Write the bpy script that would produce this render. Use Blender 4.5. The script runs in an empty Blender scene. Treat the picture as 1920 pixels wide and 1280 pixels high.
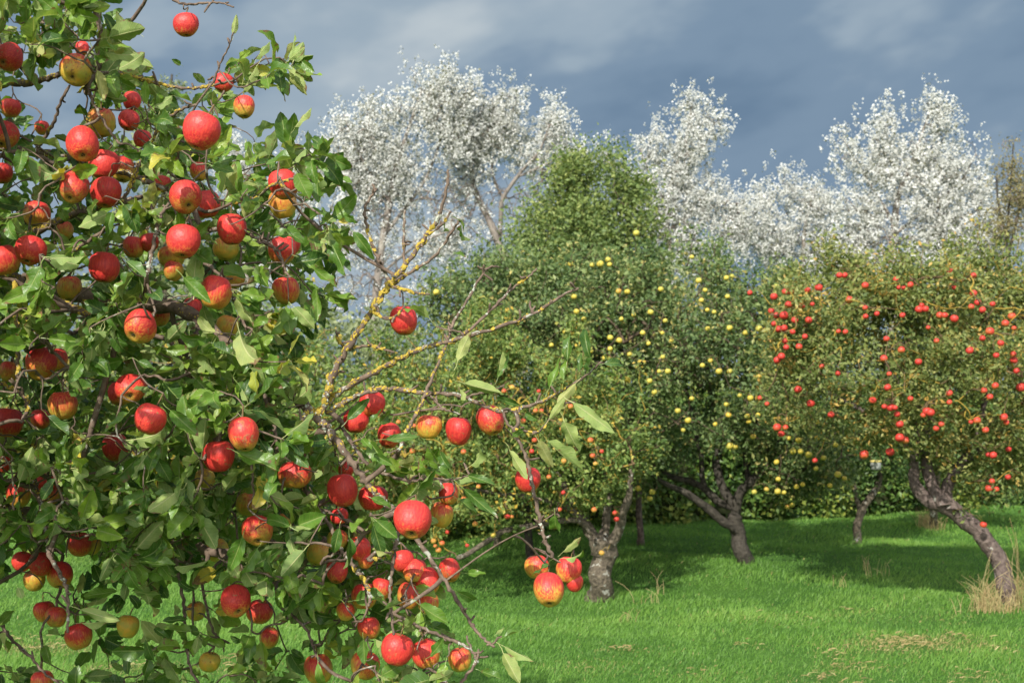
import bpy, math, random
import numpy as np
from mathutils import Vector, Matrix, Euler

# ------------------------------------------------------------------ camera, world, sun, exposure
rng = np.random.default_rng(11)
FPX, CAMZ, PITCH = 2318.0, 1.6, math.atan(110/2318)
SC = bpy.context.scene
COL = SC.collection
cam = bpy.data.cameras.new("camera")
cam.sensor_width = 36.0
cam.lens = 36.0*FPX/1920
cam.clip_end = 3000
cam.dof.use_dof = True
cam.dof.focus_distance = 2.6
cam.dof.aperture_fstop = 10.5
co = bpy.data.objects.new("camera", cam)
co.location = (0, 0, CAMZ)
co.rotation_euler = (math.pi/2 + PITCH, 0, 0)
COL.objects.link(co)
SC.camera = co
SC.view_settings.view_transform = 'Standard'
SC.view_settings.look = 'None'
SC.view_settings.exposure = 0.78
SC.view_settings.gamma = 1.0
SC.view_settings.use_curve_mapping = False
SC.cycles.max_bounces = 6
SC.cycles.diffuse_bounces = 3
SC.cycles.transmission_bounces = 3
SC.cycles.use_denoising = True

SUN = Vector((-0.30, -0.80, 0.62)).normalized()      # towards the sun: behind the camera, left
sl = bpy.data.lights.new("sun", 'SUN')
sl.energy = 3.7
sl.angle = math.radians(0.5)
sl.color = (1.0, 0.95, 0.85)
so = bpy.data.objects.new("sun", sl)
so.rotation_euler = SUN.to_track_quat('Z', 'Y').to_euler()
COL.objects.link(so)


class G:
    """short hand for building node trees"""
    def __init__(s, tree):
        s.t = tree
    def n(s, typ, out=0, props=None, **inp):
        nd = s.t.nodes.new('ShaderNode' + typ)
        for k, v in (props or {}).items():
            setattr(nd, k, v)
        for k, v in inp.items():
            sk = nd.inputs[int(k[1:])] if k[0] == 'i' and k[1:].isdigit() else nd.inputs[k.replace('_', ' ')]
            if isinstance(v, bpy.types.NodeSocket):
                s.t.links.new(v, sk)
            else:
                sk.default_value = v
        return nd.outputs[out]
    def math(s, op, a, b=0.0, c=0.0, clamp=False):
        return s.n('Math', 0, {'operation': op, 'use_clamp': clamp}, i0=a, i1=b, i2=c)
    def mix(s, f, a, b, mode='MIX'):
        nd = s.t.nodes.new('ShaderNodeMix')
        nd.data_type = 'RGBA'
        nd.blend_type = mode
        for i, v in ((0, f), (6, a), (7, b)):
            if isinstance(v, bpy.types.NodeSocket):
                s.t.links.new(v, nd.inputs[i])
            else:
                nd.inputs[i].default_value = v if i == 0 else ((*v, 1) if len(v) == 3 else v)
        return nd.outputs[2]
    def ramp(s, f, stops, interp='LINEAR'):
        nd = s.t.nodes.new('ShaderNodeValToRGB')
        s.t.links.new(f, nd.inputs[0])
        r = nd.color_ramp
        r.interpolation = interp
        while len(r.elements) < len(stops):
            r.elements.new(0.5)
        for e, (p, c) in zip(r.elements, stops):
            e.position = p
            e.color = (c, c, c, 1) if isinstance(c, (int, float)) else (*c, 1)
        return nd.outputs[0]
    def noise(s, vec, scale, detail=3, rough=0.55, out=0):
        return s.n('TexNoise', out, None, Vector=vec, Scale=scale, Detail=detail, Roughness=rough)
    def vmul(s, v, k):
        return s.n('VectorMath', 0, {'operation': 'MULTIPLY'}, i0=v, i1=k)


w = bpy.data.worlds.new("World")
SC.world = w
w.use_nodes = True
g = G(w.node_tree)
w.node_tree.nodes.clear()
sky = g.n('TexSky', 0, {'sky_type': 'NISHITA', 'sun_disc': False, 'sun_elevation': math.asin(SUN.z),
                        'sun_rotation': math.atan2(SUN.x, SUN.y)})
dirv = g.n('TexCoord', 0)
sep = w.node_tree.nodes.new('ShaderNodeSeparateXYZ')
w.node_tree.links.new(dirv, sep.inputs[0])
X, Y, Z = sep.outputs
az = g.math('ARCTAN2', X, Y)
el = g.math('ARCSINE', Z)
# storm-cloud deck: long soft streaks climbing to the right
cv = g.n('CombineXYZ', 0, None, X=g.math('ADD', g.math('MULTIPLY', az, 3.2), g.math('MULTIPLY', el, 1.5)),
         Y=g.math('SUBTRACT', g.math('MULTIPLY', el, 6.5), g.math('MULTIPLY', az, 1.6)), Z=0.61)
n1 = g.noise(cv, 1.6, 4, 0.5)
n2 = g.noise(cv, 4.0, 3, 0.5)
nn = g.math('ADD', g.math('MULTIPLY', n1, 0.85), g.math('MULTIPLY', n2, 0.22))


def bump(a0, e0, sa, se, tilt, amp):
    da = g.math('SUBTRACT', az, a0)
    de = g.math('SUBTRACT', g.math('SUBTRACT', el, e0), g.math('MULTIPLY', da, tilt))
    q = g.math('ADD', g.math('POWER', g.math('ABSOLUTE', g.math('DIVIDE', da, sa)), 2.0),
               g.math('POWER', g.math('ABSOLUTE', g.math('DIVIDE', de, se)), 2.0))
    return g.math('MULTIPLY', g.math('POWER', 2.718, g.math('MULTIPLY', q, -1.0)), amp)


tot = nn
for b in ((-0.02, 0.302, 0.13, 0.03, 0.10, 0.20), (-0.15, 0.245, 0.10, 0.045, 0.25, 0.22), (0.20, 0.198, 0.07, 0.014, 0.30, 0.09),
          (-0.40, 0.25, 0.12, 0.06, 0.0, 0.08), (0.12, 0.225, 0.16, 0.03, 0.05, -0.12), (-0.2, 0.33, 0.12, 0.02, 0.1, -0.07),
          (-0.1, 0.10, 0.5, 0.06, 0.0, 0.10)):
    tot = g.math('ADD', tot, bump(*b))
cl = g.ramp(tot, [(0.30, (0.140, 0.222, 0.335)), (0.50, (0.195, 0.285, 0.400)), (0.66, (0.31, 0.40, 0.495)), (0.88, (0.48, 0.55, 0.61))], 'EASE')
cl10 = g.mix(1.0, cl, (4.1, 4.05, 3.95), 'MULTIPLY')
front = g.n('MapRange', 0, {'interpolation_type': 'SMOOTHSTEP'}, Value=Y, i1=-0.35, i2=0.35, i3=0.0, i4=1.0)
# behind the camera: unseen bright cloud added as shadow fill, over clear sky
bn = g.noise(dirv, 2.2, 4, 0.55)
fill_sky = g.mix(g.n('MapRange', 0, {'interpolation_type': 'SMOOTHSTEP'}, Value=bn, i1=0.40, i2=0.60, i3=0.1, i4=0.95), sky, (7.6, 7.5, 7.2))
skyc = g.mix(front, fill_sky, cl10)
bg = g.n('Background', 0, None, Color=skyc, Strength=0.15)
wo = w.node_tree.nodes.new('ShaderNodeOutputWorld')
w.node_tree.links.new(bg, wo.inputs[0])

# ------------------------------------------------------------------ projection helpers
FWD = np.array([0, math.cos(PITCH), math.sin(PITCH)])
UPV = np.array([0, -math.sin(PITCH), math.cos(PITCH)])


def at(px, py, Yd):
    d = FWD + np.array([1, 0, 0])*(px - 960)/FPX + UPV*(640 - py)/FPX
    return np.array([0, 0, CAMZ]) + d*(Yd/d[1])


def ground_at(px, py):
    d = FWD + np.array([1, 0, 0])*(px - 960)/FPX + UPV*(640 - py)/FPX
    return np.array([0, 0, CAMZ]) + d*(-CAMZ/d[2])


def proj(P):
    R = P - np.array([0, 0, CAMZ])
    dep = R @ FWD
    return 960 + FPX*R[..., 0]/dep, 640 - FPX*(R @ UPV)/dep, dep


def unit(a):
    return a/np.maximum(np.linalg.norm(a, axis=-1, keepdims=True), 1e-9)


# ------------------------------------------------------------------ mesh helpers
def base_of(o):
    p = np.zeros(3)
    while o is not None:
        p += np.array(o.location)
        o = o.parent
    return p


class MB:
    """collects pieces, then links them as one mesh object"""
    def __init__(s):
        s.V, s.F, s.U, s.T, s.n = [], {3: [], 4: []}, [], [], 0
    def add(s, V, F, uv=None, tint=None):
        V = np.asarray(V, float)
        F = F if isinstance(F, (list, tuple)) else [F]
        for f in F:
            f = np.asarray(f, int)
            if len(f):
                s.F[f.shape[1]].append(f + s.n)
        s.V.append(V)
        s.U.append(np.zeros((len(V), 2)) if uv is None else uv)
        s.T.append(np.zeros(len(V)) if tint is None else np.broadcast_to(tint, (len(V),)))
        s.n += len(V)
    def build(s, name, mat, parent=None, smooth=True, uv=False, tint=False, origin=None):
        me = bpy.data.meshes.new(name)
        V = np.concatenate(s.V) if s.V else np.zeros((0, 3))
        if parent is not None:
            V = V - base_of(parent)
        elif origin is not None:
            V = V - np.asarray(origin)
        Fs = [np.concatenate(s.F[k]) for k in (4, 3) if s.F[k]]
        li = np.concatenate([f.ravel() for f in Fs]).astype(np.int32)
        sz = np.concatenate([np.full(len(f), f.shape[1]) for f in Fs])
        st = np.concatenate([[0], np.cumsum(sz)[:-1]]).astype(np.int32)
        me.vertices.add(len(V))
        me.vertices.foreach_set('co', V.astype(np.float32).ravel())
        me.loops.add(len(li))
        me.loops.foreach_set('vertex_index', li)
        me.polygons.add(len(st))
        me.polygons.foreach_set('loop_start', st)
        me.polygons.foreach_set('use_smooth', np.full(len(st), smooth))
        if uv:
            U = np.concatenate(s.U)
            ul = me.uv_layers.new(name='uv')
            ul.data.foreach_set('uv', U[li].astype(np.float32).ravel())
        if tint:
            at_ = me.attributes.new('tint', 'FLOAT', 'POINT')
            at_.data.foreach_set('value', np.concatenate(s.T).astype(np.float32))
        me.update(calc_edges=True)
        me.validate()
        me.materials.append(mat)
        o = bpy.data.objects.new(name, me)
        COL.objects.link(o)
        if parent is not None:
            o.parent = parent
        elif origin is not None:
            o.location = origin
        return o


def tag(o, label=None, cat=None, group=None, kind=None):
    for k, v in (('label', label), ('category', cat), ('group', group), ('kind', kind)):
        if v:
            o[k] = v
    return o


def empty(name, loc):
    o = bpy.data.objects.new(name, None)
    o.empty_display_size = 0.1
    o.location = tuple(loc)
    COL.objects.link(o)
    return o


def catmull(P, k=5):
    P = np.asarray(P, float)
    if len(P) < 3:
        t = np.linspace(0, 1, k*max(1, len(P) - 1) + 1)[:, None]
        return P[0]*(1 - t) + P[-1]*t
    Q = np.vstack([2*P[0] - P[1], P, 2*P[-1] - P[-2]])
    out = []
    for i in range(1, len(Q) - 2):
        t = np.linspace(0, 1, k, endpoint=False)[:, None]
        a, b, c, d = Q[i-1], Q[i], Q[i+1], Q[i+2]
        out.append(0.5*(2*b + (c - a)*t + (2*a - 5*b + 4*c - d)*t**2 + (3*b - a - 3*c + d)*t**3))
    return np.vstack(out + [P[-1:]])


def tube(P, r, k=6, lump=0.0):
    P = np.asarray(P, float)
    n = len(P)
    r = np.broadcast_to(r, (n,)).astype(float)
    T = np.gradient(P, axis=0)
    T = unit(T)
    ref = np.array([0.31, 0.17, 0.93])
    if abs(T[0] @ ref) > 0.9:
        ref = np.array([1.0, 0.1, 0])
    A = np.zeros_like(P)
    a = unit(ref - (ref @ T[0])*T[0])
    for i in range(n):
        a = unit(a - (a @ T[i])*T[i])
        A[i] = a
    B = np.cross(T, A)
    ang = np.arange(k)*2*np.pi/k
    R = r[:, None]*(1 + lump*rng.normal(size=(n, k))) if lump else np.repeat(r[:, None], k, 1)
    V = P[:, None] + R[..., None]*(np.cos(ang)[None, :, None]*A[:, None] + np.sin(ang)[None, :, None]*B[:, None])
    V = V.reshape(-1, 3)
    i = np.arange(n - 1)[:, None]*k
    j = np.arange(k)[None]
    j2 = (j + 1) % k
    F = np.stack([i + j, i + j2, i + k + j2, i + k + j], -1).reshape(-1, 4)
    V = np.vstack([V, P[-1] + T[-1]*r[-1]*0.6])
    cap = np.stack([(n - 1)*k + np.arange(k), (n - 1)*k + (np.arange(k) + 1) % k, np.full(k, n*k)], -1)
    return V, [F, cap]


def place(tm, P, D, N, L, tint, W=None):
    """instances of one leaf template (verts, faces, uv) as arrays"""
    V, F, U = tm
    D = unit(D)
    N = unit(N - (N*D).sum(-1, keepdims=True)*D)
    S = np.cross(N, D)
    L = np.asarray(L)[:, None, None]
    W = 1.0 if W is None else np.asarray(W)[:, None, None]
    out = P[:, None] + L*(V[None, :, 0:1]*D[:, None] + W*V[None, :, 1:2]*S[:, None] + V[None, :, 2:3]*N[:, None])
    n, k = len(P), len(V)
    off = (np.arange(n)*k)[:, None, None]
    Fs = [(f[None] + off).reshape(-1, f.shape[1]) for f in F]
    return out.reshape(-1, 3), Fs, np.tile(U, (n, 1)), np.repeat(tint, k)


def grow(skel, nodes):
    """connect every node to the nearest point that is already part of the plant; returns parent points and descendant counts"""
    d = np.min(np.linalg.norm(nodes[:, None] - skel[None], axis=-1), axis=1) if len(skel)*len(nodes) < 4e6 else \
        np.array([np.linalg.norm(skel - p, axis=1).min() for p in nodes])
    order = np.argsort(d)
    pts = np.vstack([skel, np.zeros((len(nodes), 3))])
    m = len(skel)
    par = np.full(len(nodes), -1)
    cnt = m
    ids = np.full(m + len(nodes), -1)
    parp = np.zeros((len(nodes), 3))
    for q in order:
        dist = np.linalg.norm(pts[:cnt] - nodes[q], axis=1)
        j = int(np.argmin(dist))
        parp[q] = pts[j]
        par[q] = ids[j]
        pts[cnt] = nodes[q]
        ids[cnt] = q
        cnt += 1
    desc = np.ones(len(nodes))
    for q in order[::-1]:
        if par[q] >= 0:
            desc[par[q]] += desc[q]
    return parp, par, desc


def twig_tubes(mb, nodes, parp, par, desc, r0, k=4, bend=0.12, power=0.45, seg=4):
    for q in range(len(nodes)):
        a, b = parp[q], nodes[q]
        ln = np.linalg.norm(b - a)
        if ln < 1e-4:
            continue
        t = np.linspace(0, 1, seg + 1)[:, None]
        off = rng.normal(size=3)*bend*ln
        off2 = rng.normal(size=3)*bend*0.5*ln
        P = a*(1 - t) + b*t + np.sin(np.pi*t)*off + np.sin(2*np.pi*t)*off2
        rb = r0*desc[q]**power
        ra = r0*(desc[q] + 1)**power*1.08
        V, F = tube(P, np.linspace(ra, rb, seg + 1), k)
        mb.add(V, F)


# ------------------------------------------------------------------ materials
def new_mat(name):
    m = bpy.data.materials.new(name)
    m.use_nodes = True
    m.node_tree.nodes.clear()
    return m, G(m.node_tree)


def out_(m, g, sh):
    o = m.node_tree.nodes.new('ShaderNodeOutputMaterial')
    m.node_tree.links.new(sh, o.inputs[0])
    return m


def leaf_shader(m, g, colr, rough, transl, tcol_gain=(1.25, 1.35, 0.6), normal=None, spec=0.4):
    kw = {'Normal': normal} if normal is not None else {}
    p = g.n('BsdfPrincipled', 0, None, Base_Color=colr, Roughness=rough, Specular_IOR_Level=spec, **kw)
    t = g.n('BsdfTranslucent', 0, None, Color=g.mix(1.0, colr, tcol_gain, 'MULTIPLY'))
    return g.n('MixShader', 0, None, i0=transl, i1=p, i2=t)


def fg_leaf_mat():
    m, g = new_mat('apple_leaf')
    tint = g.n('Attribute', 2, {'attribute_name': 'tint'})
    uv = g.n('UVMap', 0, {'uv_map': 'uv'})
    sp = g.t.nodes.new('ShaderNodeSeparateXYZ')
    g.t.links.new(uv, sp.inputs[0])
    u = sp.outputs[0]
    v = g.math('ABSOLUTE', g.math('SUBTRACT', g.math('MULTIPLY', sp.outputs[1], 2.0), 1.0))
    pos = g.n('NewGeometry', 0)
    top = g.ramp(tint, [(0.0, (0.034, 0.086, 0.015)), (0.35, (0.076, 0.162, 0.022)), (0.7, (0.142, 0.245, 0.030)), (0.92, (0.22, 0.30, 0.045)), (1.0, (0.42, 0.36, 0.05))])
    und = g.ramp(tint, [(0.0, (0.125, 0.20, 0.060)), (0.6, (0.205, 0.285, 0.085)), (1.0, (0.33, 0.345, 0.125))])
    back = g.n('NewGeometry', 6)
    # veins
    ph = g.math('FRACT', g.math('SUBTRACT', g.math('MULTIPLY', u, 7.5), g.math('MULTIPLY', v, 1.5)))
    lat = g.n('MapRange', 0, {'interpolation_type': 'SMOOTHSTEP'}, Value=g.math('ABSOLUTE', g.math('SUBTRACT', ph, 0.5)), i1=0.40, i2=0.5, i3=0.0, i4=1.0)
    mid = g.n('MapRange', 0, {'interpolation_type': 'SMOOTHSTEP'}, Value=v, i1=0.03, i2=0.10, i3=1.0, i4=0.0)
    vein = g.math('MAXIMUM', mid, g.math('MULTIPLY', lat, 0.34))
    c = g.mix(back, top, und)
    mott = g.noise(pos, 60, 3)
    c = g.mix(g.n('MapRange', 0, None, Value=mott, i1=0.35, i2=0.75, i3=0.0, i4=0.45), c, g.mix(1.0, c, (1.7, 1.45, 1.2), 'MULTIPLY'))
    c = g.mix(g.math('MULTIPLY', vein, 0.75), c, g.mix(back, (0.26, 0.33, 0.10), (0.47, 0.47, 0.22)))
    # brown blotches, mostly at tips and margins
    bl = g.noise(pos, 38, 4, 0.6)
    edge = g.math('ADD', g.math('MULTIPLY', g.math('POWER', v, 3.0), 0.10), g.math('MULTIPLY', g.math('POWER', u, 4.0), 0.10))
    bf = g.n('MapRange', 0, {'interpolation_type': 'SMOOTHSTEP'}, Value=g.math('ADD', g.math('ADD', bl, edge), g.math('MULTIPLY', tint, 0.07)), i1=0.69, i2=0.76, i3=0.0, i4=0.9)
    c = g.mix(bf, c, (0.17, 0.085, 0.045))
    sp2 = g.noise(pos, 190, 2)
    c = g.mix(g.n('MapRange', 0, None, Value=sp2, i1=0.70, i2=0.76, i3=0.0, i4=0.55), c, (0.12, 0.065, 0.03))
    bmp = g.n('Bump', 0, None, Strength=0.55, Distance=0.004, Height=g.math('ADD', g.math('MULTIPLY', vein, -0.6), g.math('MULTIPLY', mott, 0.8)))
    rough = g.math('ADD', 0.38, g.math('MULTIPLY', back, 0.3))
    return out_(m, g, leaf_shader(m, g, c, rough, 0.27, normal=bmp))


def bg_leaf_mat(name, stops, transl=0.25, rough=0.55, under=None, gain=1.45, tg=(1.25, 1.35, 0.6)):
    stops = [(p, (c[0]*gain*1.08, c[1]*gain, c[2]*gain)) for p, c in stops]
    m, g = new_mat(name)
    tint = g.n('Attribute', 2, {'attribute_name': 'tint'})
    c = g.ramp(tint, stops)
    if under:
        c = g.mix(g.n('NewGeometry', 6), c, g.ramp(tint, under))
    return out_(m, g, leaf_shader(m, g, c, rough, transl, tg, spec=0.3))


def bark_mat(name, c1, c2, scale=30, lich=None, lich_amt=0.6, pale=None, pale_amt=0.62, bump=0.6, dist=0.01):
    m, g = new_mat(name)
    pos = g.n('TexCoord', 3)
    n = g.noise(pos, scale, 5, 0.65)
    c = g.ramp(n, [(0.3, c1), (0.7, c2)])
    h = n
    if pale:
        q = g.noise(pos, scale*0.45, 4, 0.6)
        c = g.mix(g.n('MapRange', 0, None, Value=q, i1=pale_amt, i2=pale_amt + 0.05, i3=0.0, i4=0.85), c, pale)
    if lich:
        q = g.noise(g.n('VectorMath', 0, {'operation': 'ADD'}, i0=pos, i1=(3.1, 1.7, 5.2)), scale*0.35, 4, 0.65)
        c = g.mix(g.n('MapRange', 0, None, Value=q, i1=lich_amt, i2=lich_amt + 0.06, i3=0.0, i4=0.95), c, lich)
    b = g.n('Bump', 0, None, Strength=bump, Distance=dist, Height=h)
    return out_(m, g, g.n('BsdfPrincipled', 0, None, Base_Color=c, Roughness=0.8, Specular_IOR_Level=0.25, Normal=b))


def plain_mat(name, c, rough=0.6, var=0.0, scale=40, spec=0.3):
    m, g = new_mat(name)
    pos = g.n('TexCoord', 3)
    n = g.noise(pos, scale, 3)
    cc = g.mix(n, tuple(x*(1 - var) for x in c), tuple(min(1, x*(1 + var)) for x in c))
    return out_(m, g, g.n('BsdfPrincipled', 0, None, Base_Color=cc, Roughness=rough, Specular_IOR_Level=spec))


def apple_mat(name, yellow, green, red, dark, bias=0.0, fine=True):
    """object colour: R = how red, G = how much russet, B = brightness"""
    m, g = new_mat(name)
    oc = g.n('TexCoord', 3)
    oi = g.t.nodes.new('ShaderNodeObjectInfo')
    sp = g.t.nodes.new('ShaderNodeSeparateColor')
    g.t.links.new(oi.outputs['Color'], sp.inputs[0])
    rnd = oi.outputs['Random']
    redness = g.math('ADD', sp.outputs[0], g.n('Attribute', 2, {'attribute_name': 'tint'})) if not fine else sp.outputs[0]
    off = g.n('VectorMath', 0, {'operation': 'ADD'}, i0=oc, i1=g.n('CombineXYZ', 0, None, X=g.math('MULTIPLY', rnd, 37.0), Y=g.math('MULTIPLY', rnd, 91.0), Z=g.math('MULTIPLY', rnd, 13.0)))
    big = g.noise(off, 1.1, 2)
    streak = g.noise(g.vmul(off, (7.0, 7.0, 0.9)), 1.7, 3, 0.6)
    blush = g.n('VectorMath', 1, {'operation': 'DOT_PRODUCT'}, i0=oc if fine else g.n('TexCoord', 1), i1=(0.05, -0.55, 0.68))
    k1, k2, k3, k4, k5 = (0.60, 1.0, 1.35, 1.5, 0.24) if fine else (0.22, 0.35, 0.35, 1.6, 0.45)
    f = g.math('ADD', g.math('MULTIPLY', blush, k1), g.math('MULTIPLY', g.math('SUBTRACT', big, 0.5), k2))
    f = g.math('ADD', f, g.math('MULTIPLY', g.math('SUBTRACT', streak, 0.5), k3))
    f = g.math('ADD', f, g.math('ADD', g.math('MULTIPLY', g.math('SUBTRACT', redness, 0.5), k4), k5 + bias))
    rf = g.n('MapRange', 0, {'interpolation_type': 'SMOOTHSTEP'}, Value=f, i1=-0.15, i2=0.70, i3=0.0, i4=1.0)
    yel = g.mix(g.n('MapRange', 0, None, Value=g.noise(off, 1.6, 2), i1=0.35, i2=0.65, i3=0.0, i4=1.0), yellow, green)
    rd = g.mix(g.n('MapRange', 0, None, Value=streak, i1=0.35, i2=0.7, i3=0.0, i4=1.0), red, dark)
    c = g.mix(rf, yel, rd)
    if fine:
        vo = g.n('TexVoronoi', 0, None, Vector=off, Scale=9.0)
        c = g.mix(g.n('MapRange', 0, None, Value=vo, i1=0.08, i2=0.14, i3=0.55, i4=0.0), c, (0.46, 0.29, 0.13))
        ru = g.noise(off, 2.2, 4, 0.55)
        sc_ = g.n('TexVoronoi', 0, None, Vector=off, Scale=1.9)
        rr = g.math('ADD', ru, g.math('MULTIPLY', sp.outputs[1], 0.3))
        spot = g.n('MapRange', 0, {'interpolation_type': 'SMOOTHSTEP'}, Value=g.math('SUBTRACT', sc_, g.math('MULTIPLY', sp.outputs[1], 0.30)), i1=0.0, i2=0.06, i3=0.8, i4=0.0)
        rus = g.math('MAXIMUM', g.n('MapRange', 0, {'interpolation_type': 'SMOOTHSTEP'}, Value=rr, i1=0.70, i2=0.76, i3=0.0, i4=0.75), g.math('MULTIPLY', spot, g.n('MapRange', 0, None, Value=sp.outputs[1], i1=0.1, i2=0.3, i3=0.0, i4=1.0)))
        c = g.mix(rus, c, g.ramp(g.noise(off, 9, 3), [(0.3, (0.16, 0.075, 0.03)), (0.7, (0.36, 0.20, 0.085))]))
        # stalk and calyx hollows stay greenish brown
        s2 = g.t.nodes.new('ShaderNodeSeparateXYZ')
        g.t.links.new(oc, s2.inputs[0])
        rad = g.math('SQRT', g.math('ADD', g.math('POWER', s2.outputs[0], 2.0), g.math('POWER', s2.outputs[1], 2.0)))
        rad = g.math('ADD', rad, g.math('MULTIPLY', g.math('SUBTRACT', streak, 0.5), 0.15))
        c = g.mix(g.n('MapRange', 0, {'interpolation_type': 'SMOOTHSTEP'}, Value=rad, i1=0.12, i2=0.36, i3=0.75, i4=0.0), c, (0.30, 0.21, 0.05))
    c = g.mix(1.0, c, g.n('CombineColor', 0, None, Red=sp.outputs[2], Green=sp.outputs[2], Blue=sp.outputs[2]), 'MULTIPLY')
    ro = g.math('ADD', 0.35, g.math('MULTIPLY', g.noise(off, 5, 2), 0.22))
    bm = g.n('Bump', 0, None, Strength=0.12, Distance=0.02, Height=g.noise(off, 3.0, 3))
    p = g.n('BsdfPrincipled', 0, None, Base_Color=c, Roughness=ro, Specular_IOR_Level=0.34, Normal=bm)
    return out_(m, g, p)


M = {}
M['leaf'] = fg_leaf_mat()
M['bark'] = bark_mat('apple_bark', (0.065, 0.044, 0.034), (0.20, 0.145, 0.108), 60, None, pale=(0.36, 0.36, 0.31), pale_amt=0.62, dist=0.002)
M['lichen'] = plain_mat('yellow_lichen', (0.37, 0.27, 0.042), 0.9, 0.6, 160)
M['palelichen'] = plain_mat('pale_lichen', (0.33, 0.35, 0.29), 0.9, 0.3, 120)
M['apple'] = apple_mat('apple_skin', (0.60, 0.35, 0.045), (0.36, 0.33, 0.05), (0.61, 0.052, 0.036), (0.40, 0.016, 0.024))
M['bgapple'] = apple_mat('small_apple_skin', (0.56, 0.42, 0.06), (0.40, 0.40, 0.08), (0.52, 0.050, 0.030), (0.40, 0.028, 0.028), fine=False)
M['stalk'] = plain_mat('stalk', (0.13, 0.085, 0.035), 0.7, 0.3)
M['calyx'] = plain_mat('calyx', (0.055, 0.04, 0.022), 0.9, 0.4)

# ------------------------------------------------------------------ ground
def ground_h(x, y):
    return 0.03*np.sin(x*0.9 + 0.4*y) + 0.022*np.sin(1.7*y - 0.5*x + 1.0) + 0.015*np.sin(3.1*x + 2.3*y)


def lawn():
    xs = np.concatenate([[-900, -300, -120, -60, -35], np.arange(-24, 24.1, 0.4), [35, 60, 120, 300, 900]])
    ys = np.concatenate([[-900, -300, -100, -40, -15, -5], np.arange(0, 34.1, 0.4), [40, 50, 70, 120, 300, 900]])
    gx, gy = np.meshgrid(xs, ys, indexing='ij')
    fade = np.clip(1 - (np.hypot(gx, gy - 15) - 20)/10, 0, 1)
    gz = ground_h(gx, gy)*fade - 0.01
    V = np.stack([gx, gy, gz], -1).reshape(-1, 3)
    nx, ny = len(xs), len(ys)
    i, j = np.meshgrid(np.arange(nx - 1), np.arange(ny - 1), indexing='ij')
    a = (i*ny + j).ravel()
    F = np.stack([a, a + ny, a + ny + 1, a + 1], -1)
    m, g = new_mat('lawn')
    pos = g.n('TexCoord', 3)
    c = g.ramp(g.noise(pos, 1.3, 4), [(0.3, (0.042, 0.120, 0.016)), (0.7, (0.075, 0.170, 0.024))])
    c = g.mix(g.n('MapRange', 0, None, Value=g.noise(pos, 55, 3), i1=0.3, i2=0.7, i3=0.0, i4=0.6), c, (0.02, 0.06, 0.008))
    b = g.n('Bump', 0, None, Strength=0.8, Distance=0.03, Height=g.noise(pos, 40, 3))
    out_(m, g, g.n('BsdfPrincipled', 0, None, Base_Color=c, Roughness=0.85, Specular_IOR_Level=0.2, Normal=b))
    mb = MB()
    mb.add(V, F)
    tag(mb.build('lawn', m), kind='structure')


lawn()

# straw-coloured thatch patches lying on the lawn, as ground positions with a radius
STRAW = [(1705, 1207, .30, 1), (1665, 1218, .16, .8), (1560, 1222, .16, .7), (1590, 1240, .2, .6), (1540, 1262, .2, .7), (1170, 1221, .12, .8),
         (1790, 1196, .16, .7), (1860, 1212, .2, .5), (1640, 1272, .25, .5), (1420, 1205, .2, .35), (1605, 1139, .12, .5), (1820, 1262, .2, .5),
         (430, 1262, .3, .8), (250, 1265, .25, .7), (95, 1215, .3, .7), (40, 1195, .2, .6), (1300, 1262, .2, .4), (1750, 1160, .3, .3), (1100, 1250, .25, .3), (1500, 1150, .4, .25)]


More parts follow.
